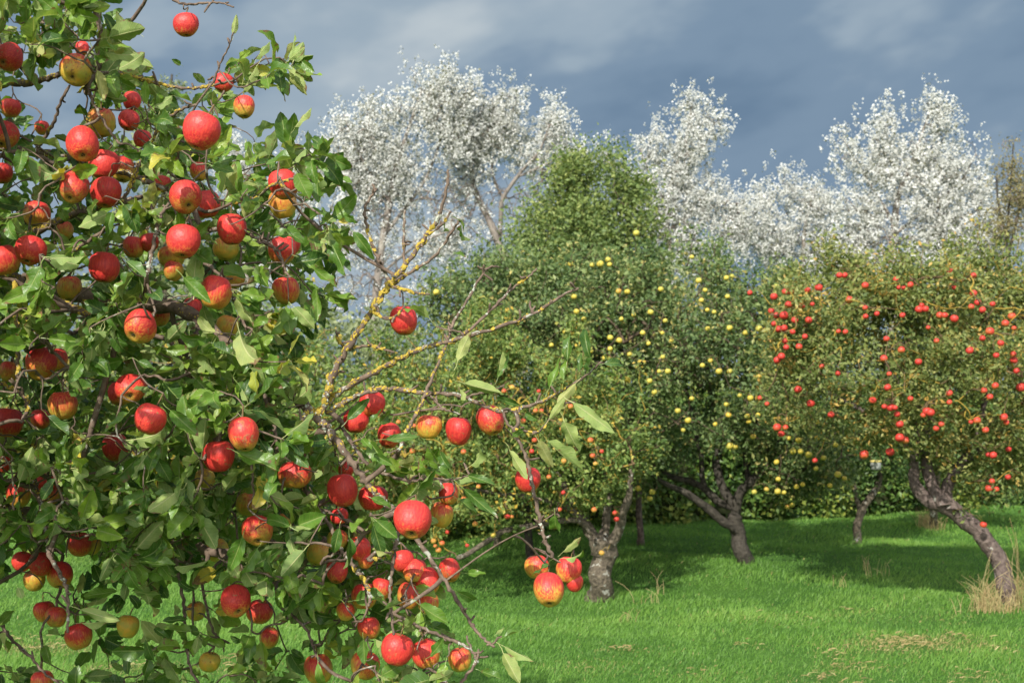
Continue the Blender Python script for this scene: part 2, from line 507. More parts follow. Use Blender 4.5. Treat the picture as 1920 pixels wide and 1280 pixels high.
def grass():
    n = 460000
    u = rng.random(n)
    D = 5.6*(27/5.6)**(u**1.05)
    X = (rng.random(n)*2 - 1)*(0.45*D + 0.8)
    P = np.stack([X, D, ground_h(X, D) - 0.012], -1)
    big = 0.5 + 0.5*np.sin(X*1.3 + 1.1*np.sin(D*1.7))*np.sin(D*2.1 + 0.9*np.sin(X*0.8))
    patch = 0.5 + 0.5*np.sin(X*3.7 + 2*np.sin(D*2.9))*np.sin(D*4.3 + 2*np.sin(X*3.1))
    H = (0.024 + 0.024*rng.random(n)**1.5)*(0.75 + 0.5*big) * (1 + 0.4*(patch - 0.5))
    Wd = 0.00040*D*(0.7 + 0.6*rng.random(n)) + 0.0009
    tint = np.clip(0.12 + 0.34*big + 0.3*patch + 0.34*(rng.random(n) - 0.5), 0, 0.86)
    for (px, py, r, k) in STRAW:
        c = ground_at(px, py)
        q = np.exp(-(((X - c[0])/(r*1.5))**2 + ((D - c[1])/(r*0.9))**2)*1.4)*k*(0.55 + 0.9*rng.random())
        hit = rng.random(n) < q*0.95
        tint = np.where(hit, 0.93 + 0.07*rng.random(n), tint)
        H = np.where(hit, H*0.7, H)
    for (px, py) in ((1125, 1113), (1398, 1060), (1890, 1143), (1606, 1018), (1200, 1017), (992, 1046), (932, 1018), (1748, 984)):
        c = ground_at(px, py)
        q = np.exp(-(((X - c[0])/0.24)**2 + ((D - c[1])/0.24)**2))
        H = H*(1 + 2.4*q*rng.random(n)**0.7)
        tint = np.clip(tint - 0.15*q, 0, 1)
    dry = rng.random(n) < 0.012
    tint = np.where(dry, 0.9 + 0.1*rng.random(n), tint)
    ang = rng.random(n)*2*np.pi
    side = np.stack([np.cos(ang), np.sin(ang)*0.5, 0*ang], -1)
    lean = np.stack([0.35 + 0.45*rng.normal(size=n), 0.4*rng.normal(size=n), np.ones(n)], -1)
    lie = np.where(tint > 0.92, 2.6, 1.0)[:, None]
    lean[:, :2] *= lie
    lean = unit(lean)
    bend = lean + np.array([0.35, 0.0, -0.45])*rng.random((n, 1))
    a = P - side*Wd[:, None]/2
    b = P + side*Wd[:, None]/2
    c = P + lean*H[:, None]*0.55 + side*Wd[:, None]*0.4
    d = P + lean*H[:, None]*0.55 - side*Wd[:, None]*0.4
    e = P + lean*H[:, None]*0.55 + unit(bend)*H[:, None]*0.5
    V = np.stack([a, b, c, d, e], 1).reshape(-1, 3)
    o = np.arange(n)[:, None]*5
    mb = MB()
    mb.add(V, [o + np.array([[0, 1, 2, 3]]), o + np.array([[3, 2, 4]])], tint=np.repeat(tint, 5))
    m, g = new_mat('grass_blade')
    t = g.n('Attribute', 2, {'attribute_name': 'tint'})
    c = g.ramp(t, [(0.0, (0.060, 0.150, 0.022)), (0.45, (0.125, 0.258, 0.042)), (0.87, (0.205, 0.345, 0.066)), (0.90, (0.30, 0.30, 0.10)), (1.0, (0.42, 0.33, 0.15))])
    out_(m, g, leaf_shader(m, g, c, 0.5, 0.3, spec=0.3))
    tag(mb.build('grass', m, tint=True), 'short green grass covering the orchard floor', 'grass', kind='stuff')


grass()


def straw_litter():
    mb = MB()
    for (px, py, r, k) in STRAW:
        c = ground_at(px, py)
        for _ in range(int(42*k*k*r/0.2)):
            u = rng.normal(size=2)
            p = np.array([c[0] + u[0]*r*0.40, c[1] + u[1]*r*0.40, 0])
            p[2] = ground_h(p[0], p[1]) + rng.uniform(0.004, 0.035)
            a = rng.normal()*0.7
            d = np.array([math.cos(a), math.sin(a), rng.normal()*0.12])*rng.uniform(0.02, 0.07)
            sd = np.array([-math.sin(a), math.cos(a), 0.5])*rng.uniform(0.0016, 0.0032)
            V = np.array([p - d/2 - sd, p - d/2 + sd, p + [0, 0, 0.006] + sd, p + [0, 0, 0.006] - sd, p + d/2])
            mb.add(V, [np.array([[0, 1, 2, 3]]), np.array([[3, 2, 4]])], tint=rng.random())
    m, g = new_mat('straw')
    c = g.ramp(g.n('Attribute', 2, {'attribute_name': 'tint'}), [(0.0, (0.20, 0.14, 0.06)), (0.6, (0.34, 0.25, 0.11)), (1.0, (0.44, 0.35, 0.18))])
    out_(m, g, leaf_shader(m, g, c, 0.7, 0.15))
    tag(mb.build('dry_grass', m, tint=True), 'straw coloured mown grass left lying in patches on the lawn', 'dry grass', kind='stuff')


straw_litter()


def straw_tuft(name, label, spots, group=None):
    """tall dry grass stems standing in a tuft"""
    mb = MB()
    base = ground_at(*spots[0][:2])
    for (px, py, n, rad, h) in spots:
        c = ground_at(px, py)
        for _ in range(n):
            p = c + np.array([rng.normal()*rad, rng.normal()*rad*0.7, 0])
            p[2] = ground_h(p[0], p[1]) - 0.01
            hh = h*(0.35 + 0.75*rng.random())
            ln = np.array([rng.normal()*0.11, rng.normal()*0.1, 1.0])
            t = np.linspace(0, 1, 5)[:, None]
            curl = np.array([rng.normal()*0.35, rng.normal()*0.2, -0.12])
            P = p + t*ln*hh + t**2.4*curl*hh
            V, F = tube(P, np.linspace(0.0028, 0.0012, 5), 3)
            mb.add(V, F, tint=rng.random())
    m, g = new_mat('dry_stem')
    t = g.n('Attribute', 2, {'attribute_name': 'tint'})
    c = g.ramp(t, [(0.0, (0.42, 0.30, 0.14)), (0.6, (0.58, 0.46, 0.24)), (1.0, (0.34, 0.36, 0.13))])
    out_(m, g, leaf_shader(m, g, c, 0.6, 0.2))
    o = mb.build(name, m, tint=True, origin=base)
    tag(o, label, 'dry grass', group, 'stuff' if 'stalks' in label else None)


straw_tuft('dry_grass_tuft', 'tall straw coloured grass round the foot of the leaning lichened apple trunk',
           [(1842, 1150, 70, .05, .22), (1870, 1156, 50, .05, .19), (1858, 1150, 30, .05, .26), (1838, 1150, 9, .025, .50), (1912, 1150, 28, .035, .28), (1908, 1150, 9, .02, .72), (1925, 1155, 15, .04, .4), (1825, 1155, 10, .06, .14), (1890, 1158, 25, .05, .10)])
straw_tuft('dry_grass_tuft', 'short dry grass leaning on a low far trunk in front of the hedge', [(1740, 984, 120, .06, .26), (1752, 988, 50, .08, .2)])
straw_tuft('dry_grass_tuft', 'few thin dry stalks standing alone in the open lawn', [(1640, 1082, 7, .05, .24), (1575, 1100, 5, .03, .2), (1655, 1080, 4, .02, .22), (1628, 1072, 4, .03, .2)])
straw_tuft('dry_grass_tuft', 'thin dry stalks in the grass just right of the thick pale trunk', [(1222, 1120, 8, .05, .2), (1180, 1150, 7, .06, .16), (1240, 1105, 3, .03, .3)])

# ------------------------------------------------------------------ apples of the tree close to the camera
def apple_mesh(seed, nu, nv):
    r = np.random.default_rng(seed)
    th = np.linspace(0.0, np.pi, nv)
    tall = r.uniform(0.98, 1.12)
    taper = r.uniform(0.02, 0.14)
    V = []
    ph = np.arange(nu)*2*np.pi/nu
    p1, p2 = r.random(2)*6.28
    for t in th:
        # profile with a stalk hollow and a calyx hollow
        rho = math.sin(t)**0.86
        z = math.cos(t)
        zz = tall*(z*0.93 - 0.33*math.exp(-(rho/0.26)**2)*(1 if z > 0 else 0) + 0.22*math.exp(-(rho/0.24)**2)*(1 if z < 0 else 0))
        rr = rho*(1 + taper*z)/(1 + taper*0.35)
        five = 1 + 0.030*np.cos(5*ph + p1)*max(0, -z)**1.5 + 0.04*np.cos(2*ph + p2) + 0.03*np.cos(3*ph + p1 + p2)
        V.append(np.stack([rr*five*np.cos(ph), rr*five*np.sin(ph), np.full(nu, zz) + 0.05*rr*np.cos(ph + p2)], -1))
    V = np.stack(V)
    top, bot = V[0].mean(0), V[-1].mean(0)
    body = V[1:-1].reshape(-1, 3)
    m = nv - 2
    i = np.arange(m - 1)[:, None]*nu
    j = np.arange(nu)[None]
    j2 = (j + 1) % nu
    F = np.stack([i + j, i + nu + j, i + nu + j2, i + j2], -1).reshape(-1, 4)
    jt = np.arange(nu)
    T1 = np.stack([np.full(nu, m*nu), jt, (jt + 1) % nu], -1)
    b0 = (m - 1)*nu
    T2 = np.stack([np.full(nu, m*nu + 1), b0 + (jt + 1) % nu, b0 + jt], -1)
    return np.vstack([body, top, bot]), [F, np.vstack([T1, T2])], top[2], bot[2]


PROTO = []
for s in range(11):
    V, F, zt, zb = apple_mesh(100 + s, 26, 19)
    mb = MB()
    mb.add(V, F)
    o = mb.build('apple', M['apple'])
    mb = MB()
    P = catmull([(0, 0, zt - 0.05), (0.02, 0.0, zt + 0.25), (0.06, 0.03, zt + 0.55 + 0.1*(s % 3)), (0.16 - 0.05*(s % 4), 0.05, zt + 0.85 + 0.1*(s % 3))], 4)
    V, F = tube(P, np.linspace(0.04, 0.055, len(P)), 6)
    mb.add(V, F)
    st = mb.build('stalk', M['stalk'])
    tip = P[-1]
    mb = MB()
    for q in range(5):
        a = q*1.2566 + s
        d = np.array([math.cos(a), math.sin(a), 0])
        e = np.array([-math.sin(a), math.cos(a), 0])
        P = np.array([d*0.02 + [0, 0, zb + 0.03], d*0.09 + [0, 0, zb - 0.03], d*0.11 + [0, 0, zb - 0.10], d*0.05 + [0, 0, zb - 0.15]])
        w_ = np.array([0.05, 0.05, 0.035, 0.008])[:, None]
        VV = np.vstack([P - e*w_, P + e*w_, P + d*0.012])
        mb.add(VV, [np.array([[k, k + 1, k + 5, k + 4] for k in range(3)]), ])
    V, F = tube(np.array([[0, 0, zb + 0.06], [0, 0, zb - 0.04]]), [0.10, 0.07], 7, 0.1)
    mb.add(V, F)
    cx = mb.build('calyx', M['calyx'])
    PROTO.append((o, st, cx, tip, zt, zb))

used_proto = set()


def add_apple(pos, rad, rot, col, label, group, k):
    o0, s0, c0, tip, zt, zb = PROTO[k]
    if k in used_proto:
        o, s_, c_ = o0.copy(), s0.copy(), c0.copy()
        for x in (o, s_, c_):
            COL.objects.link(x)
    else:
        o, s_, c_ = o0, s0, c0
        used_proto.add(k)
    s_.parent = o
    c_.parent = o
    o.location = tuple(pos)
    o.rotation_euler = rot
    o.scale = tuple(rad*rng.uniform(0.93, 1.05, 3))
    o.color = (*col, 1)
    tag(o, label, 'apple', group)
    R = np.array(Euler(rot).to_matrix())
    return np.asarray(pos) + R @ (np.asarray(tip)*rad)


# px, py, radius px, redness, russet, calyx tilt towards the camera (None = hanging), label
A = [
 (349,47,24,.78,.05,None,"lone red apple hanging against open sky from the bare twig at the top"),
 (16,108,29,.85,.3,.9,"dull red apple with a brown scab, half cut by the edge, upper left corner"),
 (142,132,31,.45,.42,.8,"orange yellow apple with a round russet patch, above the forked dark twig, upper left"),
 (154,92,14,.7,.1,None,"small red apple mostly behind leaves just above the russet patched orange apple"),
 (20,203,20,.55,.1,None,"half hidden orange red apple between two upper left edge apples"),
 (7,253,29,.8,.2,.5,"red apple cut by the left edge just above the grey lichened branch"),
 (190,230,28,.22,.15,None,"yellow green apple behind two crossing twigs, upper left crown"),
 (247,190,19,.85,.0,None,"small red apple under the arching lichened twig, upper one of two close together"),
 (242,226,20,.8,.05,.4,"small red apple with a leaf across its base, beneath another small one"),
 (267,260,17,.75,.0,None,"partly covered red apple beside the slanting yellow lichened twig"),
 (155,270,31,.83,.15,.6,"round red apple with its dark calyx showing, highest of the tight cluster of five"),
 (195,309,28,.85,.1,None,"plain red apple in the middle of the tight cluster of five"),
 (229,318,25,.5,.1,None,"orange apple tucked behind the right side of the tight cluster of five"),
 (139,352,31,.7,.38,.6,"red apple with a russet patch and creased base, left of the tight cluster of five"),
 (199,361,30,.84,.2,None,"spotted red apple, lowest of the tight cluster of five"),
 (378,246,38,.85,.12,None,"largest tall red apple with a leaf over its upper right side, below the sky gap"),
 (419,155,19,.8,.0,None,"red apple peeping through the upper right leaves near the sky"),
 (458,201,21,.5,.2,.3,"orange apple with a dark side near the upper right outline of the crown"),
 (348,370,32,.8,.1,.9,"big red orange apple with calyx showing, front one of an overlapping pair"),
 (386,383,28,.83,.05,None,"deep red apple overlapped on its left by a bigger red orange one"),
 (373,322,19,.5,.3,None,"orange apple behind leaves directly above the overlapping red pair"),
 (70,402,27,.42,.25,None,"orange apple with a grey bruise just above the mossy yellow branch, left side"),
 (5,325,21,.8,.1,None,"dark red apple at the left edge under the grey lichened branch"),
 (79,240,15,.5,.1,None,"small orange apple deep among upper left twigs"),
 (532,346,31,.72,.05,None,"red apple crossed by a yellow lichened twig at the right outline of the crown"),
 (530,382,28,.3,.1,None,"yellow orange apple under the twig crossed red apple"),
 (434,430,31,.78,.32,None,"red apple with a russet cheek and a pale leaf stalk across it"),
 (423,466,24,.12,.1,None,"greenish yellow apple hanging below the russet cheeked red apple"),
 (344,453,33,.82,.1,.3,"dark red shaded apple above a large yellow one, centre of the upper crown"),
 (322,482,26,.2,.15,None,"large yellow apple below and left of a dark red shaded apple"),
 (529,470,28,.6,.15,None,"orange red apple with a black stub of twig in front"),
 (546,458,19,.8,.05,None,"red apple peeping from behind the one with the black stub"),
 (405,548,31,.5,.1,None,"tall orange apple striped red, right of a folded leaf, mid crown"),
 (441,524,18,.3,.1,None,"small yellow orange apple right of the tall striped one"),
 (537,545,29,.45,.05,None,"orange apple with yellow base and a dark leaf over its right half"),
 (757,601,28,.74,.05,None,"lone red orange apple among bare lichened branches right of the crown"),
 (426,613,22,.15,.15,None,"narrow yellow apple with dry leaf scraps on top, mid crown"),
 (297,588,25,.5,.1,None,"orange apple behind a leaf, just right of a full red orange one"),
 (360,576,19,.8,.0,None,"small red apple with a shrivelled black leaf in front"),
 (325,508,20,.35,.1,None,"small orange apple in shade below the large yellow one"),
 (57,470,31,.84,.15,.5,"bright red apple with pale spot and yellow base near the mossy branch"),
 (7,488,30,.6,.1,None,"orange red apple cut by the left edge, beside the bright spotted one"),
 (196,501,29,.86,.12,None,"red apple with a ragged leaf over its lower right, left of the grey twig"),
 (250,463,21,.5,.1,None,"orange apple half behind a leaf, left of the grey upright twig"),
 (280,455,19,.7,.1,None,"orange red apple directly behind the grey upright twig"),
 (262,613,33,.7,.15,.8,"big red orange apple at the tip of the thick yellow lichened branch"),
 (76,682,30,.65,.1,.7,"red apple with yellow lower half, front of a pair under a dark shrivelled leaf"),
 (106,675,22,.5,.4,None,"russeted apple behind the right side of a red and yellow one"),
 (17,697,21,.35,.1,None,"dull olive apple in shade at the left, beside a thin lichened stem"),
 (245,728,30,.78,.12,.9,"red apple facing with its calyx, above the spotted red apple between two leaves"),
 (224,738,23,.7,.05,None,"apple hidden behind the left side of the calyx facing red one"),
 (282,786,33,.78,.3,None,"large red apple with one brown spot, flanked by two drooping leaves"),
 (118,760,29,.42,.05,None,"orange yellow apple with a curled leaf across its front, lower left"),
 (15,792,27,.75,.05,None,"dark red apple at the left edge behind ragged leaves"),
 (76,785,20,.55,.0,None,"orange apple mostly covered by dark leaves, lower left"),
 (130,540,24,.3,.1,None,"orange yellow apple behind a broad leaf below the thick lichened branch"),
 (457,814,33,.68,.45,None,"red orange apple with a large cracked russet scar"),
 (217,838,26,.75,.0,None,"shaded red apple half under leaves beneath the large brown spotted one"),
 (411,855,32,.88,.3,None,"crimson apple with four tan spots, beside the russet scarred one"),
 (384,900,21,.1,.5,.7,"small rotting yellow apple with a brown collapsed top"),
 (553,890,30,.55,.4,None,"orange apple with a brown patch and a green leaf across its foot"),
 (643,919,30,.92,.08,None,"crimson round apple left of the thick descending branch"),
 (699,933,28,.82,.05,None,"red apple in front of the thick descending branch with a leaf tip on it"),
 (774,974,39,.9,.18,.7,"biggest glossy crimson apple with its calyx showing, right end of the thick branch"),
 (828,965,23,.32,.05,None,"half green half red striped apple right of the biggest crimson one"),
 (841,925,21,.6,.05,None,"dull red apple behind a leaf above the half green one"),
 (805,800,24,.34,.05,None,"orange yellow apple, left one of two hanging side by side below the long bare branch"),
 (860,808,27,.84,.25,None,"tan spotted red apple, right of two hanging side by side below the long branch"),
 (919,788,27,.7,.3,.4,"red brown apple with a rotten base touching the long bare branch"),
 (990,899,25,.76,.1,None,"single red apple behind a thin hanging twig, right of the branches"),
 (697,757,25,.82,.1,None,"red apple behind a leaf, upper one near the lichen crusted fork"),
 (667,789,25,.8,.0,None,"red apple with a dark leaf across its right, just below the lichen crusted fork"),
 (730,816,24,.78,.15,None,"red apple half covered by a long horizontal leaf, right of the fork"),
 (464,945,25,.25,.3,None,"dull brownish yellow apple behind a leaf, above the torn leaf one"),
 (483,995,31,.62,.25,.8,"orange red apple with scraps of torn leaf across it"),
 (407,1031,23,.06,.25,None,"yellow green apple with a single red brown spot, lower crown"),
 (532,975,14,.15,.15,None,"tiny yellow apple by a twig, lower crown"),
 (597,1038,22,.10,.1,.4,"yellow green apple hanging in the shade, lower centre"),
 (632,1071,22,.72,.2,.4,"dark red apple right below the shaded yellow green one"),
 (674,1028,22,.66,.25,None,"brown red apple behind a long hanging leaf, lower centre"),
 (686,1050,16,.5,.1,None,"small orange apple directly under the brown red one"),
 (632,1012,20,.3,.1,None,"yellow orange apple behind two dark leaves above the dark red one"),
 (636,967,17,.85,.0,None,"small red apple below the crimson round one, in shade"),
 (649,880,17,.7,.0,None,"small orange red apple behind the thick descending branch"),
 (755,1051,21,.85,.05,.3,"small bright red apple at the top of the crowded lower cluster"),
 (778,1070,23,.55,.4,.4,"brown bruised apple behind a leaf in the crowded lower cluster"),
 (802,1088,25,.62,.15,.4,"large orange red apple on the right of the crowded lower cluster"),
 (843,1068,23,.7,.45,.4,"russet flecked red apple on the right side of the descending branch"),
 (684,1117,24,.5,.1,None,"orange red apple crossed by a hanging twig, lower crown"),
 (716,1103,21,.5,.15,None,"orange apple between the twig crossed one and a hanging stem"),
 (766,1116,24,.5,.55,None,"orange apple with a large pale brown rotten patch"),
 (804,1131,20,.35,.1,None,"yellow orange apple half behind a leaf below the crowded cluster"),
 (442,1127,31,.88,.2,.9,"deep crimson apple with a dark calyx hole, bottom of the shaded crown"),
 (487,1146,24,.5,.25,None,"orange red apple with a pale bite, touching the deep crimson one"),
 (692,1177,22,.5,.1,None,"orange apple behind yellowing leaves above the lowest red one"),
 (744,1217,32,.86,.35,None,"broad red apple with many tan spots near the bottom of the photo"),
 (799,1225,28,.55,.1,None,"orange red apple with a leaf across its right, beside the broad spotted one"),
 (685,1246,28,.42,.25,None,"brownish orange apple with a green leaf hanging into its top, bottom centre"),
 (597,1253,28,.35,.1,None,"half green half red apple split by a leaf, bottom centre left"),
 (863,1236,22,.4,.1,None,"orange apple behind twigs at the right end of the lowest branch"),
 (648,1146,18,.4,.1,None,"small orange apple behind big leaves, left of the twig crossed one"),
 (505,1195,20,.4,.05,None,"dull orange apple in deep shade under the pale bitten one"),
 (35,927,25,.5,.15,None,"red apple with green right side by the hanging lichened stem, lower left"),
 (84,908,22,.7,.2,None,"dark red apple behind the hanging lichened stem"),
 (95,928,19,.45,.1,None,"brownish apple below the dark red one by the hanging stem"),
 (150,1020,24,.5,.25,None,"striped red and yellow apple, front of the lone lower left pair"),
 (171,1022,19,.2,.2,None,"yellow apple behind the striped one of the lone lower left pair"),
 (42,1052,19,.78,.1,None,"red apple at the left of the hanging bunch, lower left"),
 (76,1057,23,.76,.4,None,"red apple with tan flecks, top of the hanging bunch at lower left"),
 (113,1077,26,.58,.1,.4,"red and yellow apple at the right of the hanging bunch, lower left"),
 (65,1087,21,.22,.15,None,"yellow apple under the flecked one in the hanging bunch"),
 (83,1146,21,.48,.1,None,"orange apple, left one of the lower pair on the hanging twig"),
 (105,1156,21,.42,.35,.3,"brownish orange apple, right one of the lower pair on the hanging twig"),
 (148,1192,25,.52,.2,None,"orange red apple at the very tip of the hanging twig, lower left"),
 (240,1174,22,.0,.05,None,"shaded green apple among dark leaves above the sunny grass"),
 (393,1240,20,.0,.15,None,"dull green apple hanging low in front of the bright lawn"),
 (5,870,17,.75,.0,None,"dark red apple at the left edge in deep shade"),
 (80,1276,23,.45,.1,None,"orange apple cut by the bottom edge, lower left corner"),
 (368,1145,19,.08,.35,None,"brown green apple behind a large dark leaf, lower shade"),
 (1029,1105,31,.58,.12,.7,"orange red apple with creased calyx end, front of the hanging bunch of four"),
 (1007,1062,23,.45,.05,None,"pale orange apple at the upper left of the hanging bunch of four"),
 (1066,1068,25,.62,.05,None,"striped red orange apple at the upper right of the hanging bunch of four"),
 (1077,1092,18,.75,.1,None,"red apple half hidden at the back of the hanging bunch of four"),
 (122,432,17,.4,.1,None,"small orange apple under the mossy yellow branch, left side"),
 (305,345,16,.55,.1,None,"small dim red apple among leaves left of the overlapping pair"),
]

FG_ROOT_PX = (-270, 3.4)
fg_loc = at(FG_ROOT_PX[0], 640, FG_ROOT_PX[1])
fg_loc[2] = 0
FGT = tag(empty('apple_tree', fg_loc), 'big lichened apple tree laden with large red apples, closest to the camera', 'tree', 'apple trees of the orchard')

apx, aprad, apY, apple_nodes = [], [], [], []
for i, (px, py, r, red, rus, cal, lab) in enumerate(A):
    behind = any(w_ in lab for w_ in ('behind', 'hidden', 'under ', 'covered', 'deep', 'below', 'peeping', 'shade', 'back of'))
    Yd = np.clip(FPX*0.0345/r, 2.25, 3.05)
    if behind:
        Yd += 0.05
    Yd += rng.uniform(-0.03, 0.03)
    if px > 600:
        Yd = min(Yd, 2.75)
    rad = r*Yd/FPX*0.99
    pos = at(px, py, Yd)
    if cal is None:
        rx = rng.uniform(-0.35, 0.15)
    else:
        rx = -cal + rng.uniform(-0.1, 0.1)
    rot = (rx, rng.uniform(-0.3, 0.3), rng.uniform(-0.5, 0.5))
    bri = rng.uniform(0.9, 1.12)
    tip = add_apple(pos, rad, rot, (red, rus, bri), lab, 'ripe apples on the big tree close to the camera', (i*5) % 11)
    apx.append((px, py, r*1.04))
    apY.append(Yd)
    apple_nodes.append(tip)
apx = np.array(apx)
apY = np.array(apY)
APPLE_TIP = apple_nodes[0]
apple_nodes = np.array(apple_nodes[1:])

# ------------------------------------------------------------------ limbs of that tree
ico_v, ico_f = None, None


def ico():
    global ico_v, ico_f
    import bmesh
    bm = bmesh.new()
    bmesh.ops.create_icosphere(bm, subdivisions=1, radius=1)
    ico_v = np.array([v.co[:] for v in bm.verts])
    ico_f = np.array([[v.index for v in f.verts] for f in bm.faces])
    bm.free()


ico()


def lichen_lumps(P, r, n, size, bias=(-0.2, -0.5, 0.6), along=None):
    """crusty lumps sitting on the surface of a limb"""
    mb = MB()
    seg = unit(np.gradient(P, axis=0))
    # clumped along the limb
    centres = rng.random(max(2, n//11))
    for _ in range(n):
        t = abs(rng.choice(centres) + rng.normal()*0.03)**1.35
        t = (t if t < 0.97 else rng.random()*0.8)*0.84*(len(P) - 1)
        i = min(int(t), len(P) - 2)
        f = t - i
        p = P[i]*(1 - f) + P[i+1]*f
        rr = r[i]*(1 - f) + r[i+1]*f
        nrm = rng.normal(size=3) + np.array(bias)*1.1
        nrm = unit(nrm - (nrm @ seg[i])*seg[i])
        s = size*(0.35 + 0.9*rng.random()**2)
        A_ = unit(np.cross(nrm, seg[i]))
        sc3 = np.stack([seg[i]*s*rng.uniform(0.8, 1.9), A_*s*rng.uniform(0.7, 1.2), nrm*s*rng.uniform(0.3, 0.75)])
        V = ico_v*(1 + 0.33*rng.normal(size=(len(ico_v), 1)))
        mb.add(p + nrm*rr*0.92 + V @ sc3, ico_f)
    return mb


SK_MAIN, SK_ALL, STARTS = [], [], []


def limb(pts, y0, y1, w0, w1, lichen=0, pale=0, main=False, name='branch', wob=0.0025, lsize=0.006, ext=None, sk=True):
    n = len(pts)
    ys = np.linspace(y0, y1, n)
    P = np.array([at(px, py, y) for (px, py), y in zip(pts, ys)])
    wd = np.linspace(w0, w1, n)*ys/FPX/2
    if ext is not None:
        P = np.vstack([ext, P])
        wd = np.concatenate([np.linspace(0.035, wd[0]*1.15, len(ext)), wd])
    C = catmull(P, 7)
    R = np.interp(np.linspace(0, 1, len(C)), np.linspace(0, 1, len(P)), wd)
    k = np.arange(len(C))
    C = C + wob*np.stack([np.sin(k*1.9 + py), np.sin(k*1.3 + 1 + px), np.sin(k*2.3 + 2)], -1)*np.minimum(1, R[:, None]/0.006)
    R = R*(1 + 0.12*np.sin(k*2.1 + px) + 0.07*rng.normal(size=len(C)))
    V, F = tube(C, R, 9, 0.05)
    mb = MB()
    mb.add(V, F)
    # spur stubs and knuckles
    for _ in range(int(len(C)/6)):
        i = rng.integers(2, len(C))
        d = unit(rng.normal(size=3) + np.array([0.2, -0.2, 0.6]))
        ln = rng.uniform(0.008, 0.03)
        Q = C[i] + np.linspace(0, 1, 4)[:, None]*d*ln + rng.normal(size=(4, 3))*0.0012
        V, F = tube(Q, np.array([0.0026, 0.0022, 0.0026, 0.0018]), 6, 0.15)
        mb.add(V, F)
    o = mb.build(name, M['bark'], FGT)
    if lichen:
        tag(lichen_lumps(C, R, int(lichen*1.5), lsize*0.50).build('lichen', M['lichen'], o, smooth=False), kind='stuff')
    if pale:
        tag(lichen_lumps(C, R, int(pale*1.2), lsize*0.38).build('pale_lichen', M['palelichen'], o, smooth=False), kind='stuff')
    if sk:
        SK_ALL.append(C)
    if main:
        SK_MAIN.append(C)
    else:
        STARTS.append((C[0], R[0]))
    return o


tr = [fg_loc + [0, 0, -0.05], fg_loc + [0.03, 0.0, 0.35], fg_loc + [-0.02, 0.02, 0.8], fg_loc + [0.02, -0.03, 1.2], fg_loc + [0.0, 0.0, 1.7], fg_loc + [0.05, -0.1, 2.2], fg_loc + [0.12, -0.15, 2.7]]
C = catmull(tr, 6)
R = np.interp(np.linspace(0, 1, len(C)), [0, .08, .45, .7, 1], [0.15, 0.11, 0.095, 0.07, 0.02])
V, F = tube(C, R, 16, 0.05)
mb = MB()
mb.add(V, F)
trunk = mb.build('trunk', M['bark'], FGT)
tag(lichen_lumps(C, R, 200, 0.012).build('lichen', M['lichen'], trunk), kind='stuff')
SK_MAIN.append(C)
TR = lambda h: np.array(fg_loc) + [0, 0, h]

limb([(-110, 620), (0, 523), (60, 540), (130, 575), (190, 600), (225, 620)], 3.0, 2.62, 22, 11, 420, 20, True, ext=[TR(1.3)], lsize=.0075)
limb([(-120, 330), (0, 276), (60, 285), (130, 295), (170, 305), (250, 330), (300, 350), (360, 365)], 3.1, 2.8, 20, 7, 300, 40, True, ext=[TR(1.8)])
limb([(-100, 220), (0, 160), (55, 156), (105, 142), (160, 120)], 3.0, 2.8, 18, 7, 240, 10, True, ext=[TR(2.0)])
limb([(-120, 990), (0, 962), (70, 966), (150, 963), (260, 1000), (390, 1032), (520, 1055)], 3.2, 3.0, 34, 16, 330, 30, True, ext=[TR(1.0)])
limb([(-100, 560), (60, 545), (190, 560), (340, 580), (420, 640), (490, 690), (545, 735), (580, 768)], 3.3, 2.6, 34, 17, 260, 60, True, ext=[TR(1.4)])
limb([(-100, 455), (20, 450), (80, 428), (130, 405), (190, 386), (232, 377), (275, 366)], 3.0, 2.72, 18, 7, 330, 60, True, ext=[TR(1.55)], lsize=.007)
# right hand fork
limb([(575, 762), (600, 790), (620, 812), (650, 852), (680, 895), (702, 922), (740, 960), (790, 1022), (830, 1082), (860, 1130), (886, 1172)], 2.6, 2.5, 17, 6, 70, 150, True)
limb([(585, 778), (605, 765), (626, 700), (660, 640), (700, 580), (727, 538), (760, 498), (800, 442), (822, 408), (838, 350), (840, 318)], 2.6, 2.55, 15, 5, 300, 60, True, lsize=.008)
limb([(610, 755), (653, 724), (728, 684), (789, 654), (869, 633), (986, 595), (1056, 553), (1085, 541)], 2.62, 2.5, 12, 4.5, 200, 70, True)
limb([(845, 644), (883, 616), (925, 577), (963, 539), (988, 522), (1006, 504)], 2.56, 2.6, 7, 3.5, 50, 10, True)
limb([(612, 775), (662, 745), (719, 729), (794, 736), (859, 741), (916, 764), (948, 771), (1009, 755), (1056, 731), (1100, 703), (1127, 678)], 2.62, 2.45, 11, 3.5, 130, 90, True)
limb([(748, 845), (766, 802), (789, 759), (808, 713), (836, 647), (850, 605), (872, 570), (911, 506), (936, 500)], 2.5, 2.62, 8, 4, 50, 40)
limb([(733, 532), (716, 500), (700, 465), (688, 425), (684, 392), (700, 362), (706, 355)], 2.58, 2.62, 7, 4.5, 16, 0)
limb([(758, 500), (757, 445), (759, 395)], 2.58, 2.6, 6, 4.5, 14, 10)
limb([(735, 534), (770, 510), (815, 480), (850, 430), (856, 420)], 2.58, 2.55, 7, 4, 36, 10)
limb([(802, 440), (830, 420), (845, 397)], 2.56, 2.56, 5, 4, 20, 0)
limb([(650, 655), (690, 648), (720, 655), (738, 660)], 2.6, 2.55, 6, 4, 70, 0)
limb([(700, 585), (725, 598), (745, 590), (758, 575)], 2.58, 2.56, 5, 3, 40, 0)
